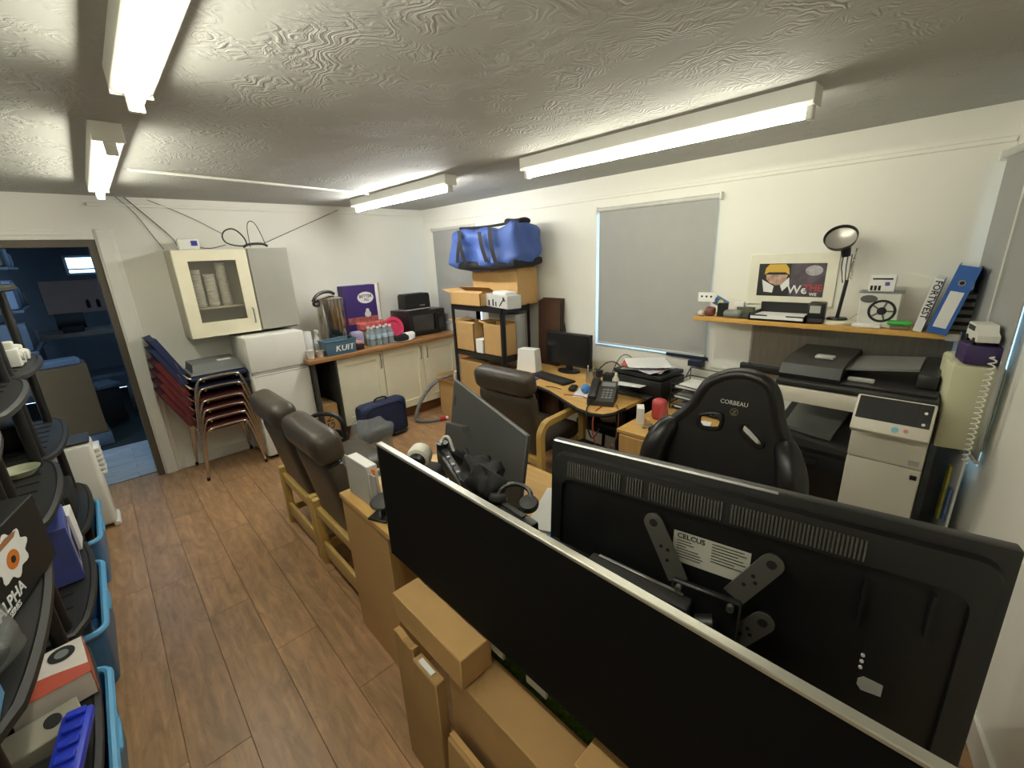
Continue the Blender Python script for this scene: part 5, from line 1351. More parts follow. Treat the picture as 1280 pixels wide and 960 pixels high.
for z in (-0.262, -0.275, -0.288):
    MB().cyl((0.665, -0.016, z), (0.665, -0.019, z), 0.003, n=8).build('socket_dot', M_wht_ink, t)
# bracket arms of the mount
M_zinc = mat('grey steel plate', (138, 136, 128), 0.35, metal=0.7, var=0.08)
def barm(x0, z0, x1, z1, y=-0.040, w=0.021):
    dv = Vector((x1 - x0, 0, z1 - z0))
    L = dv.length
    ang = math.atan2(dv.z, dv.x)
    p = [(0, -w), (L - 0.0, -w)] + [(L + w * math.sin(a), -w * math.cos(a)) for a in [PI * k / 8 for k in range(1, 8)]] + [(L, w), (0, w)]
    M_ = T(x0, y, z0) @ Matrix.Rotation(-ang, 4, 'Y') @ XZ
    h = MB().plate([p], -0.002, 0.002, M_)
    a = h.build('bracket_arm', M_zinc, t)
    for u in (0.35, 0.52, 0.60):
        MB().plate([circ(L * u, (-0.006 if u == 0.52 else 0.005), 0.004, 8)], 0.0016, 0.0026, M_).build('bolt_hole', M_ink, a)
    MB().plate([circ(L, 0, 0.009, 12)], 0.0016, 0.0028, M_).build('bolt_hole', M_ink, a)
    E_ = M_ @ Vector((L, 0, -0.002))
    MB().cyl(E_, E_ + Vector((0, 0.024, 0)), 0.012).build('spacer', M_black, a)
barm(0.345, -0.235, 0.283, -0.118)
barm(0.452, -0.225, 0.508, -0.128)
barm(0.460, -0.330, 0.508, -0.258)
barm(0.345, -0.335, 0.290, -0.40)
B(0.335, 0.47, -0.058, -0.042, -0.345, -0.225, 0.004, 1).build('mount_plate', M_black, t)
for (x, z) in ((0.352, -0.236), (0.452, -0.236), (0.352, -0.33), (0.452, -0.33)):
    MB().cyl((x, -0.06, z), (x, -0.072, z), 0.007).build('mount_bolt', M_steel, t)
# gas-spring arm carrying the television
t = thing('screen_mount', 'black desk-clamped arm with grey cover holding the television', 'monitor arm', (0, 0, 0))
P = TV @ Vector((0.40, -0.075, -0.285))
Q = Vector((-0.62, 0.70, 1.03))
d_ = (P - Q)
L = d_.length
ang = math.atan2(d_.y, d_.x)
S = T(*Q) @ Matrix.Rotation(ang, 4, 'Z') @ Matrix.Rotation(-math.asin(d_.z / L), 4, 'Y')
B(0.10, L - 0.02, -0.022, 0.022, -0.028, 0.03, 0.008, 2, S).build('arm_cover', M_dgrey, t)
B(0.12, L - 0.04, 0.010, 0.018, 0.0305, 0.034, 0.001, 1, S).build('cover_edge', M_steel, t)
MB().cyl((Q.x, Q.y, 0.80), (Q.x, Q.y, 1.05), 0.019).build('pillar', M_black, t)
B(0.0, 0.12, -0.018, 0.018, -0.024, 0.018, 0.006, 2, S).build('elbow', M_black, t)
B(Q.x - 0.05, Q.x + 0.05, Q.y - 0.05, Q.y + 0.05, MZ, 0.80, 0.008, 2).build('clamp_base', M_black, t)
MB().tube([P + Vector((0.0, -0.012, 0.0)), P + Vector((0.03, 0.0, 0.01))], 0.02, 10).build('swivel', M_black, t)
# cables behind the television
def tvp(x, y, z):
    return TV @ Vector((x, y, z))
cable([tvp(0.395, -0.085, -0.30), tvp(0.45, -0.09, -0.315), tvp(0.58, -0.09, -0.36), tvp(0.70, -0.085, -0.42), tvp(0.74, -0.08, -0.46)], 0.006, M_black, 'thick black power lead running down across the television back')
cable([tvp(0.55, -0.03, -0.36), tvp(0.552, -0.055, -0.37), tvp(0.55, -0.06, -0.42), tvp(0.545, -0.05, -0.47)], 0.007, M_dgrey, 'left grey video cable plugged into the television back')
cable([tvp(0.58, -0.03, -0.36), tvp(0.58, -0.055, -0.375), tvp(0.57, -0.06, -0.42), tvp(0.53, -0.06, -0.46)], 0.007, M_dgrey, 'right grey video cable plugged into the television back')
cable([Q + Vector((-0.02, -0.03, 0.0)), Q + Vector((0.03, -0.04, 0.06)), Q + Vector((0.10, -0.02, 0.055)), Q + Vector((0.16, -0.01, 0.01))], 0.005, M_black, 'black cable looping over the elbow of the television arm')

# middle monitor on its own arm, seen from behind
MA = math.degrees(math.atan2(0.857 - 1.101, -0.853 + 1.559))
t = thing('monitor', 'grey-backed monitor with angular rear panel on an arm above the desk', 'monitor', (-1.553, 1.098, 1.22), rot=(math.radians(-9), 0, math.radians(MA)))
W, H = 0.735, 0.415
M_mon = mat('dark grey monitor casing', (66, 67, 66), 0.42, var=0.05)
B(0, W, 0, 0.014, -H, 0, 0.003, 1).build('bezel', M_mon, t)
B(0.004, W - 0.004, 0.014, 0.0155, -H + 0.01, -0.006).build('screen', M_screen, t)
MB().tube([(0.004, 0.0, -0.002), (W - 0.004, 0.0, -0.002)], 0.003, 6).build('rim', M_grey, t)
b = MB().plate([[(0.02, -0.20), (0.235, -0.145), (0.50, -0.30), (0.52, -H + 0.015), (0.02, -H + 0.015)]], 0, 0.03, XZ).build('rear_hump', M_mon, t)
B(0.31, 0.41, -0.045, -0.03, -0.31, -0.21, 0.004, 1).build('mount_plate', M_black, b)
B(0.035, 0.045, -0.001, 0.0, -0.115, -0.07).build('badge', M_blackm, t)
t = thing('screen_mount', 'black twin monitor arm running behind the divider', 'monitor arm', (0, 0, 0))
MB().cyl((-1.02, 0.74, MZ), (-1.02, 0.74, 1.06), 0.019).build('pillar', M_black, t)
B(-1.07, -0.97, 0.69, 0.79, MZ, 0.785, 0.008, 2).build('clamp_base', M_black, t)
def seg(p, q, w, h, nm, m_):
    p, q = Vector(p), Vector(q)
    d_ = q - p
    L = d_.length
    S = T(*p) @ Matrix.Rotation(math.atan2(d_.y, d_.x), 4, 'Z') @ Matrix.Rotation(-math.asin(d_.z / L), 4, 'Y')
    B(-0.01, L + 0.01, -w, w, -h, h, 0.006, 2, S).build(nm, m_, t)
seg((-1.02, 0.74, 1.0), (-1.34, 0.86, 1.0), 0.02, 0.025, 'lower_arm', M_black)
seg((-1.02, 0.742, 1.028), (-1.33, 0.864, 1.028), 0.012, 0.004, 'arm_cover', M_dgrey)
seg((-1.34, 0.87, 1.02), (-1.215, 0.925, 0.96), 0.018, 0.02, 'upper_arm', M_black)
MB().cyl((-1.34, 0.865, 0.97), (-1.34, 0.865, 1.05), 0.024).build('elbow', M_black, t)
MB().cyl((-1.23, 0.90, 0.955), (-1.205, 0.955, 0.96), 0.026).build('swivel', M_black, t)
MB().tube([(-1.34, 0.86, 1.045), (-1.335, 0.87, 1.075), (-1.31, 0.88, 1.08), (-1.295, 0.885, 1.02)], 0.006, 6, False, 2).build('white_lead', M_white, t)
for k in range(3):
    MB().cyl((-1.12 - 0.06 * k, 0.776 + 0.023 * k, 1.032), (-1.12 - 0.06 * k, 0.776 + 0.023 * k, 1.038), 0.007).build('cable_clip', M_lgrey, t)
seg((-1.02, 0.735, 1.045), (-0.70, 0.705, 1.045), 0.018, 0.02, 'lower_arm', M_black)
seg((-1.0, 0.732, 1.068), (-0.74, 0.708, 1.068), 0.008, 0.003, 'arm_cover', M_dgrey)
one('gloves', MB().soft(-0.085, 0.085, -0.045, 0.045, 0, 0.075, 0.030, 0.034, 24, 4, 10), M_blackm, 'black fabric glove bundle lying over the monitor arm', 'gloves', (-0.95, 0.752, 1.052), -8)
t = thing('headset', 'black headset with round ear cups resting beside the glove bundle', 'headset', (-0.80, 0.735, 1.067), 25)
for s in (-1, 1):
    MB().lathe([(0, 0), (0.026, 0), (0.029, 0.01), (0.025, 0.02), (0, 0.022)], 18, T(s * 0.048, 0, 0.0) @ RX(20 * s)).build('ear_cup', M_dgrey, t)
MB().tube([(-0.048, 0, 0.012), (-0.046, 0.03, 0.03), (0, 0.045, 0.042), (0.046, 0.03, 0.03), (0.048, 0, 0.012)], 0.007, 8, False, 2).build('headband', M_black, t)
t = thing('cable_bundle', 'bundle of black cables lying along the desk behind the divider', 'cables', (0, 0, 0))
for k in range(5):
    MB().tube([(-1.25 + 0.03 * k, 0.68 + 0.012 * k, MZ + 0.02 + 0.01 * k), (-1.0, 0.66 + 0.02 * k, 0.86 + 0.02 * k), (-0.7, 0.665 + 0.015 * k, 0.93 - 0.01 * k), (-0.4, 0.66 + 0.01 * k, 0.90), (-0.1, 0.66 + 0.012 * k, 0.80 + 0.02 * k)], 0.006, 6, False, 3).build('cable', M_black, t)
t = thing('webcam_light', 'round white lamp with black rear on a stalk behind the divider', 'lamp', (-1.43, 0.81, MZ))
S = T(0, 0, 0.235) @ RZ(38) @ RX(-80)
MB().lathe([(0, 0.045), (0.03, 0.045), (0.046, 0.03), (0.05, 0.0), (0.046, -0.02), (0.03, -0.028)], 22, S).build('head', mat('cream white plastic', (226, 222, 206), 0.4), t)
MB().lathe([(0.034, -0.026), (0.034, -0.055), (0.025, -0.062), (0, -0.064)], 20, S).build('rear_cup', M_black, t)
MB().cyl((0, 0, 0.01), (0, 0, 0.20), 0.008).lathe([(0, 0), (0.05, 0), (0.05, 0.01), (0, 0.012)], 20).build('stand', M_black, t)

# things on the desk
one('paper_sheet', B(-0.15, 0.15, -0.105, 0.105, 0, 0.006), M_paper, 'white papers on the desk left of the middle monitor', 'paper', (-1.52, 1.04, MZ), -20)
one('paper_sheet', B(-0.11, 0.11, -0.15, 0.15, 0, 0.01), M_paper, 'white papers on the desk right of the middle monitor', 'paper', (-0.98, 1.17, MZ), 25)
one('mouse_mat', B(-0.11, 0.11, -0.10, 0.10, 0, 0.003), mat('blue patterned mat', (72, 116, 178), 0.6, var=0.5, scale=30), 'blue patterned mat on the desk left of the television', 'mouse mat', (-0.83, 1.06, MZ), 15)
t = thing('folder', 'white box file with an orange tab standing on the left desk end', 'file', (-1.69, 0.675, MZ), 2)
B(-0.105, 0.085, -0.024, -0.020, 0, 0.185).build('front_cover', M_lgrey, t)
B(-0.10, 0.08, -0.018, 0.03, 0.002, 0.18, 0.003, 1).build('block', M_paper, t)
B(0.088, 0.135, -0.014, -0.008, 0.0, 0.155).build('grey_divider', M_lgrey, t)
B(0.095, 0.115, -0.006, 0.0, 0.06, 0.175).build('orange_tab', mat('orange tab', (232, 120, 40), 0.6), t)
t = thing('phone_stand', 'black phone holder on a square foot at the left desk end', 'phone holder', (-1.50, 0.652, MZ), 25)
B(-0.045, 0.045, -0.04, 0.04, 0, 0.012, 0.004, 1).build('foot', M_black, t)
MB().cyl((0, 0.01, 0.01), (0, 0.015, 0.055), 0.012).build('neck', M_black, t)
MB().lathe([(0, 0), (0.048, 0.004), (0.05, 0.01), (0.044, 0.014), (0, 0.01)], 22, T(0, 0.012, 0.06) @ RX(14)).build('dish', M_dgrey, t)
one('laptop_bag', MB().soft(-0.12, 0.12, -0.10, 0.10, 0, 0.09, 0.035, 0.01, 8, 3, 7), M_blackm, 'black soft bag on the desk behind the divider end', 'bag', (-1.62, 0.90, MZ), 20)
cable([(-1.45, 0.93, MZ + 0.01), (-1.42, 0.97, MZ + 0.12), (-1.36, 1.0, MZ + 0.13), (-1.33, 0.98, MZ + 0.01)], 0.006, M_black, 'black cable loop standing up beside the round white lamp')

# ------------------------------------------------------------------ racing chair
t = thing('racing_chair', 'black racing bucket seat with two harness holes and white lettering', 'chair', (-0.62, 1.78, 0), 4)
M_race = mat('black racing cloth', (17, 17, 18), 0.62, var=0.15, bump=0.08, bscale=260)
M_pvc = mat('black vinyl', (20, 20, 21), 0.35, var=0.12)
def P2(l):
    return [(x + 0.62, z) for x, z in l]
outl = P2([(-0.66, 1.215), (-0.615, 1.236), (-0.56, 1.240), (-0.51, 1.228), (-0.475, 1.20), (-0.455, 1.15), (-0.44, 1.08), (-0.41, 1.015), (-0.375, 0.97), (-0.35, 0.88), (-0.35, 0.70), (-0.38, 0.52), (-0.86, 0.52), (-0.905, 0.70), (-0.91, 0.88), (-0.85, 0.975), (-0.79, 1.035), (-0.75, 1.085), (-0.725, 1.15), (-0.70, 1.19)])
h1 = P2([(-0.727, 1.04), (-0.70, 1.058), (-0.645, 1.068), (-0.630, 1.055), (-0.633, 1.012), (-0.645, 0.998), (-0.712, 0.99), (-0.725, 1.003)])
h2 = P2([(-0.552, 1.043), (-0.535, 1.045), (-0.472, 0.99), (-0.468, 0.972), (-0.480, 0.962), (-0.50, 0.965), (-0.552, 1.005), (-0.558, 1.02)])
R = RX(-7)
S = T(0, 0.0, 0.45) @ RX(-6) @ T(0, 0, -0.45)
b = MB().plate([outl, list(reversed(h1)), list(reversed(h2))], 0.012, 0.045, S @ XZ).build('backrest', M_race, t)
for hh in (h1, h2):
    MB().tube([S @ Vector((x, -0.046, z)) for x, z in hh], 0.009, 6, True, 1).build('hole_trim', M_pvc, b)
MB().tube([S @ Vector((x, -0.02, z)) for x, z in outl], 0.030, 10, True, 2).build('edge_roll', M_pvc, b)
text('lettering', 'CORBEAU', 0.026, M_wht_ink, t, S @ T(0.025, -0.0462, 1.122) @ FACE_MY, sx=0.9)
MB().plate([circ(0.03, 1.085, 0.016, 18), list(reversed(circ(0.03, 1.085, 0.0135, 18)))], 0.0455, 0.0465, S @ XZ).build('emblem_ring', mat('dull gold print', (120, 114, 84), 0.5), t)
MB().plate([[(0.022, 1.092), (0.038, 1.092), (0.038, 1.089), (0.028, 1.078), (0.038, 1.078), (0.038, 1.075), (0.022, 1.075), (0.022, 1.078), (0.032, 1.089), (0.022, 1.089)]], 0.0455, 0.0465, S @ XZ).build('emblem', mat('dull gold print', (120, 114, 84), 0.5), t)
for s in (-1, 1):
    wp = [(s * 0.22, -0.02, 0.99), (s * 0.25, -0.06, 0.94), (s * 0.275, -0.085, 0.86), (s * 0.28, -0.095, 0.76), (s * 0.27, -0.08, 0.66), (s * 0.25, -0.04, 0.56)]
    MB().tube([S @ Vector(p) for p in wp], lambda u: 0.035 + 0.022 * math.sin(PI * min(1, u * 1.1)), 12, False, 2).build('side_bolster', M_pvc, t)
    MB().soft(min(s * 0.19, s * 0.28), max(s * 0.19, s * 0.28), -0.38, 0.06, 0.44, 0.58, 0.04, 0.003, 6, 3, 6).build('seat_bolster', M_pvc, t)
MB().soft(-0.20, 0.20, -0.40, 0.06, 0.40, 0.52, 0.045, 0.003, 6, 5, 6).build('seat', M_race, t)
B(-0.20, 0.20, -0.34, 0.02, 0.36, 0.40, 0.005, 1).build('seat_frame', M_black, t)
MB().cyl((0, -0.15, 0.10), (0, -0.15, 0.37), 0.03).build('column', M_black, t)
for k in range(5):
    a = 2 * PI * k / 5 + 0.3
    MB().tube([(0, -0.15, 0.12), (0.15 * math.cos(a), -0.15 + 0.15 * math.sin(a), 0.105), (0.29 * math.cos(a), -0.15 + 0.29 * math.sin(a), 0.07)], lambda u: 0.026 - 0.008 * u, 8).build('base_arm', M_black, t)
    MB().cyl((0.29 * math.cos(a) - 0.012, -0.15 + 0.29 * math.sin(a), 0.03), (0.29 * math.cos(a) + 0.012, -0.15 + 0.29 * math.sin(a), 0.03), 0.03).build('castor', M_black, t)

# ------------------------------------------------------------------ cartons before the desk
M_cardd = mat('aged cardboard', (168, 134, 86), 0.88, var=0.09, scale=5, bump=0.05, bscale=80)
carton(-1.14, -0.775, 0.490, 0.600, 0.602, 0.103, 'long brown carton lying on top of the cardboard pile under the divider', M_card, tape=False)
carton(-0.86, -0.15, 0.50, 0.622, 0, 0.60, 'tall flat brown carton standing before the desk in the foreground', M_card2, tape=False)
t = thing('flat_carton', 'folded brown carton standing leftmost before the desk', 'carton', (-1.075, 0.485, 0), 0, 'folded cartons before the desk')
B(-0.062, 0.058, -0.012, 0.012, 0, 0.565, 0.004, 1).build('sheet', M_cardd, t)
MB().grid(lambda u, v: (-0.062 + 0.12 * u, -0.012 + 0.022 * v, 0.566 + 0.006 * math.sin(u * 7)), 8, 1).build('torn_edge', M_card, t)
t = thing('flat_carton', 'folded brown carton standing second from left before the desk', 'carton', (-0.935, 0.478, 0), 0, 'folded cartons before the desk')
B(-0.065, 0.063, -0.018, 0.018, 0, 0.56, 0.004, 1).build('sheet', M_cardd, t)
B(-0.04, 0.03, -0.010, 0.006, 0.56, 0.566).build('white_edge', M_paper, t)
t = thing('flat_carton', 'low folded brown carton leaning at the front of the pile', 'carton', (-0.60, 0.435, 0), 0, 'folded cartons before the desk')
B(-0.22, 0.30, -0.014, 0.014, 0, 0.42, 0.004, 1, RX(-4)).build('sheet', M_cardd, t)
B(-0.22, 0.30, -0.006, 0.010, 0.42, 0.428, 0.001, 1, RX(-4)).build('top_edge', M_card, t)
carton(-0.42, 0.0, 0.53, 0.66, 0.602, 0.07, 'pale brown carton at the bottom edge of the picture under the divider', M_card, tape=False)
t = thing('grass_mat', 'rolled green artificial grass mat under the desk behind the cartons', 'mat', (-0.55, 0.712, 0))
MB().soft(-0.40, 0.40, -0.075, 0.075, 0, 0.55, 0.06, 0.008, 9, 4, 8).build('roll', mat('grass green pile', (112, 156, 48), 0.95, var=0.35, scale=90, bump=0.4, bscale=200), t)
MB().tube([(-0.38, -0.03, 0.553), (0.38, -0.02, 0.553)], 0.006, 6).build('fold_line', M_blackm, t)

# ================================================================== black shelving on the left
M_rack = mat('black moulded plastic', (30, 30, 29), 0.5, var=0.12)
M_rackp = mat('black post', (24, 24, 24), 0.45, var=0.1)
def shelf_poly(w):
    p = [(-w, -0.21), (w, -0.21)]
    for k in range(13):
        a = k / 12
        x = w - 2 * w * a
        e = 1 - abs(2 * a - 1)
        p.append((x * (1 if 0.05 < a < 0.95 else 1.0), 0.165 + 0.055 * math.sin(PI * min(1, max(0, a))) ** 0.5))
    return p
ZS = (0.40, 0.86, 1.28, 1.69)
def rack(xc, w, label):
    t = thing('shelving_unit', label, 'shelving', (xc, -0.51, 0), 0, 'black plastic shelving units on the left')
    pl = shelf_poly(w)
    for z in ZS:
        s_ = MB().plate([pl], z, z + 0.012).build('shelf', M_rack, t, smooth=False)
        MB().tube([(x, y, z) for x, y in pl], 0.016, 6, True).build('shelf_rim', M_rack, s_)
        rb = MB()
        for k in range(7):
            x = -w * 0.8 + 1.6 * w * k / 6
            rb.box(x - 0.004, x + 0.004, -0.18, 0.16, z + 0.012, z + 0.016)
        rb.build('shelf_ribs', M_rack, s_, smooth=False, kind='stuff')
    for sx in (-1, 1):
        for y in (-0.17, 0.14):
            MB().cyl((sx * (w - 0.05), y, 0), (sx * (w - 0.05), y, 1.72), 0.021, n=14).build('post', M_rackp, t)
    return t
rack(-3.475, 0.42, 'farthest black shelving unit with white sockets, by the doorway')
rack(-2.595, 0.42, 'middle black shelving unit above the second blue crate')
rack(-1.655, 0.475, 'nearest black shelving unit holding the black lettered carton')

# blue crates at floor level
M_crate = mat('translucent blue crate', (60, 118, 168), 0.35, var=0.05)
M_crim = mat('light blue crate rim', (96, 168, 216), 0.4, var=0.04)
def crate(x0, x1, label, h=0.30):
    t = thing('storage_crate', label, 'crate', ((x0 + x1) / 2, -0.475, 0), 0, 'blue crates under the shelving')
    a, b = (x1 - x0) / 2, 0.20
    ring = lambda k, z, n=3: [(x * k, y * k, z) for x, y in rrect(-a, a, -b, b, 0.05, n)]
    R_ = [ring(0.90, 0.0), ring(0.985, h), ring(0.965, h), ring(0.88, 0.008)]
    n = len(R_[0])
    fs = [tuple(range(n - 1, -1, -1))]
    for k in range(3):
        fs += [(k * n + j, k * n + (j + 1) % n, (k + 1) * n + (j + 1) % n, (k + 1) * n + j) for j in range(n)]
    fs.append(tuple(range(3 * n, 4 * n)))
    MB().add([v for r_ in R_ for v in r_], fs).build('tub', M_crate, t)
    MB().tube(ring(1.0, h, 4), 0.014, 8, True).build('rim', M_crim, t)
    for s in (-1, 1):
        MB().tube([(s * a * 0.25, b * 0.98, h - 0.02), (s * a * 0.25, b * 1.02, h - 0.07), (-s * 0.02, b * 1.02, h - 0.07)], 0.008, 6, False, 1).build('grip', M_crim, t)
    return t
crate(-3.78, -3.16, 'blue crate farthest along the floor under the shelving')
crate(-2.92, -2.28, 'blue crate in the middle of the row under the shelving')
crate(-2.045, -1.44, 'blue crate nearest the camera, below the red and white box')
# contents of the crates and shelves
one('carton', B(-0.13, 0.13, -0.09, 0.09, 0, 0.24, 0.004, 1), M_paper, 'white carton inside the farthest blue crate', 'carton', (-3.36, -0.45, 0.012))
one('carton', B(-0.16, 0.16, -0.05, 0.05, 0, 0.34, 0.004, 1), M_paper, 'narrow white carton standing in the middle blue crate', 'carton', (-2.60, -0.42, 0.012))
one('junk_box', B(-0.10, 0.10, -0.08, 0.08, 0, 0.2, 0.006, 1), mat('rusty brown case', (96, 72, 56), 0.6, var=0.4, scale=30), 'brown case inside the farthest blue crate', 'case', (-3.64, -0.42, 0.012), 8)
t = thing('product_box', 'red and white box with black round lamps lying on the lowest near shelf', 'box', (-1.87, -0.375, 0.417), 6)
B(-0.11, 0.11, -0.10, 0.085, 0, 0.09, 0.003, 1).build('box', mat('white gloss card', (222, 214, 206), 0.45), t)
MB().plate([[(0.01, -0.10), (0.112, -0.10), (0.112, 0.0858), (0.06, 0.0858), (0.03, 0.0)]], 0.0902, 0.0912).build('red_print', mat('salmon red print', (186, 86, 66), 0.45), t)
B(-0.11, 0.11, 0.085, 0.0865, 0.0, 0.09).build('red_side', mat('salmon red print', (186, 86, 66), 0.45), t)
MB().plate([circ(-0.055, 0.03, 0.04, 20, 0.034)], 0.0914, 0.0922).build('lamp_print', M_ink, t)
MB().plate([circ(-0.035, -0.05, 0.035, 20, 0.028)], 0.0914, 0.0922).build('lamp_print', M_ink, t)
MB().plate([circ(-0.055, 0.03, 0.022, 16, 0.018)], 0.0924, 0.093).build('lens_print', M_grey, t)
t = thing('product_box', 'white box with a black oval mark behind the blue plastic tool', 'box', (-1.66, -0.40, 0.417), 10)
B(-0.05, 0.07, -0.10, 0.09, 0, 0.06, 0.003, 1).build('box', mat('dull card', (150, 146, 130), 0.6), t)
MB().plate([circ(0.0, 0.03, 0.03, 16, 0.02)], 0.0602, 0.0615).build('mark', M_ink, t)
t = thing('blue_tool', 'bright blue plastic strip tool at the lower left corner', 'tool', (-1.43, -0.335, 0.478), -8)
M_vivid = mat('vivid blue plastic', (40, 62, 200), 0.35)
B(-0.19, 0.16, -0.035, 0.035, 0, 0.03, 0.006, 2).build('strip', M_vivid, t)
for k in range(7):
    B(-0.185 + 0.05 * k, -0.16 + 0.05 * k, -0.022, 0.022, 0.03, 0.042, 0.003, 1).build('lug', M_vivid, t)
one('carton', B(-0.12, 0.13, -0.13, 0.11, 0, 0.058, 0.004, 1), M_blackm, 'matt black carton under the bright blue tool', 'carton', (-1.42, -0.42, 0.417), 0)
t = thing('product_box', 'black carton with white and orange disc print and white lettering on the near shelf', 'box', (-1.70, -0.445, ZS[1] + 0.017), -14)
B(-0.24, 0.24, -0.12, 0.12, 0, 0.225, 0.003, 1).build('box', mat('black print card', (18, 17, 17), 0.5), t)
FP = Matrix(((-1, 0, 0, 0), (0, 0, 1, 0), (0, 1, 0, 0), (0, 0, 0, 1)))      # plate x,y,h -> -x, z, +y  (seen from +Y)
MB().plate([[(0.03 + (0.085 + 0.012 * math.cos(8 * a_)) * math.cos(a_), 0.135 + (0.060 + 0.008 * math.cos(8 * a_)) * math.sin(a_)) for a_ in [2 * PI * k_ / 48 for k_ in range(48)]]], 0.1202, 0.1212, FP).build('white_disc', M_wht_ink, t)
MB().plate([[(-0.03, 0.183), (0.03, 0.19), (0.09, 0.183), (0.07, 0.172), (-0.01, 0.172)]], 0.1213, 0.122, FP).build('tan_print', mat('tan print', (150, 104, 66), 0.5), t)
MB().plate([circ(0.03, 0.125, 0.032, 18, 0.026)], 0.1214, 0.1222, FP).build('orange_disc', mat('orange print', (206, 116, 40), 0.5), t)
MB().plate([circ(0.03, 0.125, 0.012, 12, 0.010)], 0.1223, 0.1228, FP).build('dark_dot', M_ink, t)
text('lettering', 'ALPHA', 0.048, M_wht_ink, t, T(0.04, 0.1208, 0.042) @ FP, bold=True)
text('lettering', 'SERIES', 0.022, M_wht_ink, t, T(0.04, 0.1208, 0.013) @ FP, bold=True)
B(0.10, 0.15, 0.12, 0.1215, 0.17, 0.215).build('white_tag', M_paper, t)
one('plastic_bag', MB().soft(-0.11, 0.11, -0.09, 0.09, 0, 0.13, 0.05, 0.03, 10, 4, 8), M_poly, 'crumpled clear plastic bag on the nearest shelf', 'bag', (-1.42, -0.40, ZS[1] + 0.016))
t = thing('storage_crate', 'pale blue crate on the near shelf at the left edge', 'crate', (-1.235, -0.47, ZS[1] + 0.016))
B(-0.07, 0.055, -0.14, 0.14, 0, 0.20, 0.012, 2).build('tub', mat('pale blue plastic', (108, 166, 214), 0.4), t)
MB().tube([(-0.075, -0.145, 0.2), (0.06, -0.145, 0.2), (0.06, 0.145, 0.2), (-0.075, 0.145, 0.2)], 0.010, 6, True).build('rim', M_crim, t)
for i, (x, h, lb) in enumerate(((-3.40, 0.13, 'tall white plug socket block on the upper left shelf'), (-3.52, 0.10, 'middle white plug socket block on the upper left shelf'), (-3.66, 0.085, 'low white plug socket block on the upper left shelf'))):
    t = thing('socket_block', lb, 'socket block', (x, -0.375, ZS[2] + 0.016), 10 * i, 'white socket blocks on the upper shelf')
    B(-0.05, 0.05, -0.04, 0.04, 0, h * 0.7, 0.008, 2).build('body', M_white, t)
    B(-0.03, 0.03, -0.028, 0.028, h * 0.7, h, 0.008, 2).build('plug', M_white, t)
    MB().cyl((0, 0.04, h * 0.35), (0, 0.052, h * 0.35), 0.02).build('socket_face', M_lgrey, t)
t = thing('file_box', 'blue violet box with printed white label on the lower middle shelf', 'box', (-2.70, -0.42, ZS[0] + 0.017), 4)
B(-0.16, 0.14, -0.12, 0.10, 0, 0.27, 0.003, 1).build('box', mat('blue violet card', (72, 82, 148), 0.5), t)
B(-0.08, 0.10, 0.1, 0.1015, 0.03, 0.20).build('label_panel', mat('lavender grey', (168, 172, 196), 0.6), t)
lp = MB()
for k in range(6):
    lp.box(-0.07 + 0.025 * k, -0.058 + 0.025 * k, 0.1015, 0.1022, 0.05, 0.18)
lp.build('label_print', M_ink, t, smooth=False, kind='stuff')
one('carton', B(-0.07, 0.07, -0.10, 0.10, 0, 0.20, 0.003, 1), M_paper, 'white carton beside the blue violet box', 'carton', (-2.94, -0.42, ZS[0] + 0.017))
one('tool_case', B(-0.19, 0.19, -0.12, 0.11, 0, 0.15, 0.012, 2), M_blackm, 'black tool case on the lower shelf of the farthest unit', 'case', (-3.45, -0.45, ZS[0] + 0.017))
one('clipboard', B(-0.11, 0.11, -0.006, 0.006, 0, 0.22, 0.003, 1), M_lgrey, 'grey clipboard leaning inside the farthest shelving unit', 'clipboard', (-3.30, -0.40, ZS[1] + 0.017), 12)
one('tool_case', B(-0.20, 0.20, -0.13, 0.08, 0, 0.12, 0.012, 2), M_black, 'black case lying on the second shelf of the farthest unit', 'case', (-3.50, -0.50, ZS[1] + 0.017))
one('bowl', MB().lathe([(0, 0), (0.05, 0), (0.075, 0.03), (0.072, 0.03), (0.048, 0.006), (0, 0.006)], 22), mat('olive white bowl', (176, 180, 152), 0.5), 'pale shallow bowl on the shelf of the middle unit', 'bowl', (-2.86, -0.42, ZS[1] + 0.016))

# white heater between shelving and doorway
t = thing('oil_heater', 'white finned portable heater standing beside the doorway', 'heater', (-4.06, -0.36, 0))
B(-0.10, 0.13, -0.18, 0.135, 0.03, 0.655, 0.03, 3).build('front_panel', M_white, t)
for k in range(6):
    B(-0.09, 0.10, 0.13, 0.165, 0.40 + 0.035 * k, 0.422 + 0.035 * k, 0.006, 2).build('fin', M_white, t)
B(-0.10, 0.125, -0.18, 0.13, 0.655, 0.672, 0.004, 1).build('top_grille', M_dgrey, t)
B(0.13, 0.133, -0.05, 0.0, 0.56, 0.575).build('badge', M_grey, t)
for s in (-1, 1):
    B(-0.11, 0.11, s * 0.13 - 0.02, s * 0.13 + 0.02, 0, 0.035, 0.006, 1).build('foot', M_white, t)

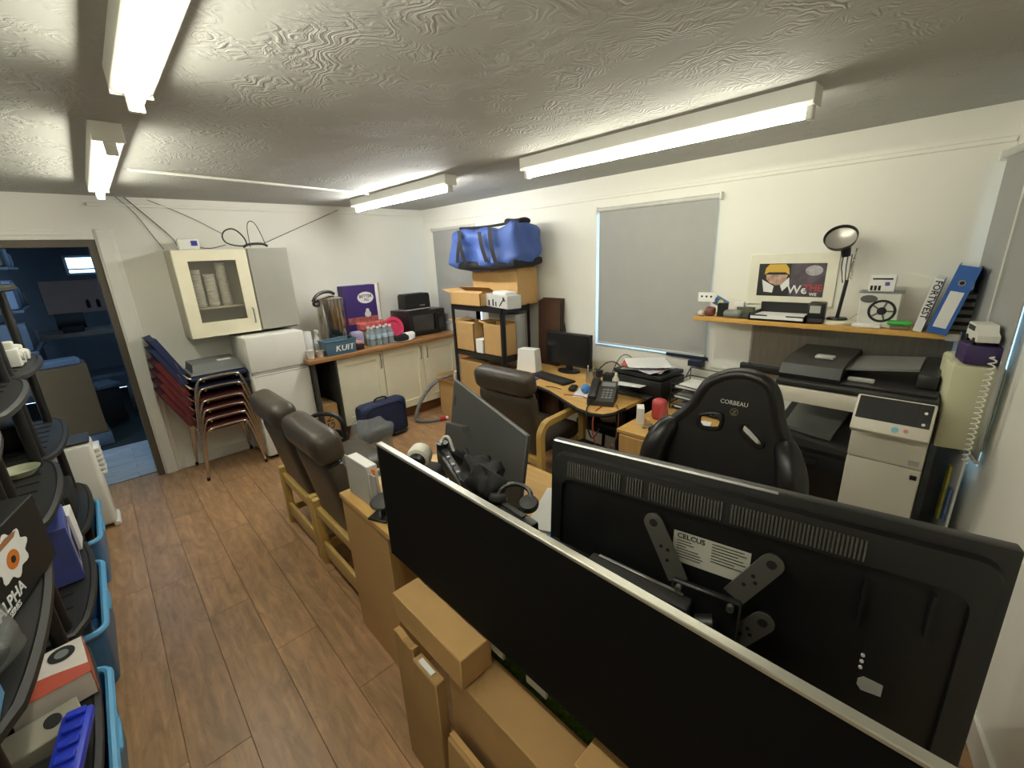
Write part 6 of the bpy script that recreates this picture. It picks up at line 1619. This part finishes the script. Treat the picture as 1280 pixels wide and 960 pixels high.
# ================================================================== workshop contents
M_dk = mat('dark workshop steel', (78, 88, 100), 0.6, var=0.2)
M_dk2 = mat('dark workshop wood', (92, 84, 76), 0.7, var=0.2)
t = thing('pegboard', 'brownish pegboard with hanging tools on the far workshop wall', 'pegboard', (-8.985, -0.1, 1.19))
B(-0.012, 0.01, -0.39, 0.385, 0, 0.46, 0.003, 1).build('board', mat('hardboard brown', (176, 146, 134), 0.7), t)
for k, y in enumerate((0.05, 0.16, 0.28)):
    MB().cyl((0.02, y, 0.06), (0.02, y, 0.16), 0.022).cyl((0.02, y, 0.16), (0.02, y, 0.18), 0.012).build('hanging_tool', M_blackm, t)
t = thing('workbench', 'dark workbench against the far workshop wall', 'workbench', (-8.0, 0.02, 0))
B(-0.35, 0.35, -0.7, 0.55, 0.98, 1.03, 0.004, 1).build('top', M_dk2, t)
for (x, y) in ((-0.3, -0.65), (-0.3, 0.5), (0.3, -0.65), (0.3, 0.5)):
    B(x - 0.03, x + 0.03, y - 0.03, y + 0.03, 0, 0.98).build('leg', M_dk, t)
B(-0.32, 0.32, -0.66, 0.5, 0.42, 0.45).build('lower_shelf', M_dk, t)
one('grinder', MB().cyl((0, -0.13, 0.14), (0, 0.13, 0.14), 0.10).box(-0.08, 0.08, -0.1, 0.1, 0, 0.08, 0.01, 2), M_blackm, 'dark round bench grinder on the workshop bench', 'grinder', (-7.85, -0.25, 1.03))
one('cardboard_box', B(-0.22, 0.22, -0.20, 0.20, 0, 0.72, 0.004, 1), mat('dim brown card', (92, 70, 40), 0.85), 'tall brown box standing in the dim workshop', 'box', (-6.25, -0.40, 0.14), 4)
one('dolly', B(-0.24, 0.24, -0.22, 0.22, 0, 0.135, 0.01, 2), M_dk, 'low dark trolley under the tall brown box', 'trolley', (-6.25, -0.40, 0), 4)
for i in range(4):
    t = thing('workshop_shelf', ('top', 'upper middle', 'lower middle', 'bottom')[i] + ' dark loaded shelf on the left side of the workshop', 'shelf', (-7.03, -0.735, 0.55 + 0.42 * i))
    B(-0.47, 0.47, -0.25, 0.22, 0, 0.025).build('board', M_dk, t)
    for k in range(3):
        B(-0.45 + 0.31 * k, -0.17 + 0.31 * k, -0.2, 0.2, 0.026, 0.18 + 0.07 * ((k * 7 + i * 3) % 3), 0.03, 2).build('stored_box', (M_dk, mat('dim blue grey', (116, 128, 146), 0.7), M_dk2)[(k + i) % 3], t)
one('parts_tray', B(-0.10, 0.10, -0.16, 0.16, 0, 0.06, 0.006, 1), mat('grey blue tray', (92, 104, 122), 0.5), 'grey tray lying on the tall brown box', 'tray', (-6.25, -0.40, 0.862), 10)
t = thing('tool_trolley', 'small dark machine on the workshop floor behind the brown box', 'machine', (-6.90, -0.16, 0), 20)
B(-0.16, 0.16, -0.12, 0.12, 0.05, 0.45, 0.02, 2).build('body', M_blackm, t)
B(-0.18, 0.18, -0.10, 0.14, 0.45, 0.50, 0.01, 2).build('top', M_dk, t)
for s in (-1, 1):
    MB().cyl((s * 0.17, -0.08, 0.06), (s * 0.19, -0.08, 0.06), 0.06).build('wheel', M_black, t)
one('gas_bottle', MB().lathe([(0, 0), (0.13, 0), (0.15, 0.03), (0.15, 0.36), (0.10, 0.44), (0.03, 0.46), (0.03, 0.5), (0, 0.5)], 20), M_dk, 'dark rounded canister by the right workshop wall', 'canister', (-7.22, 0.22, 0))
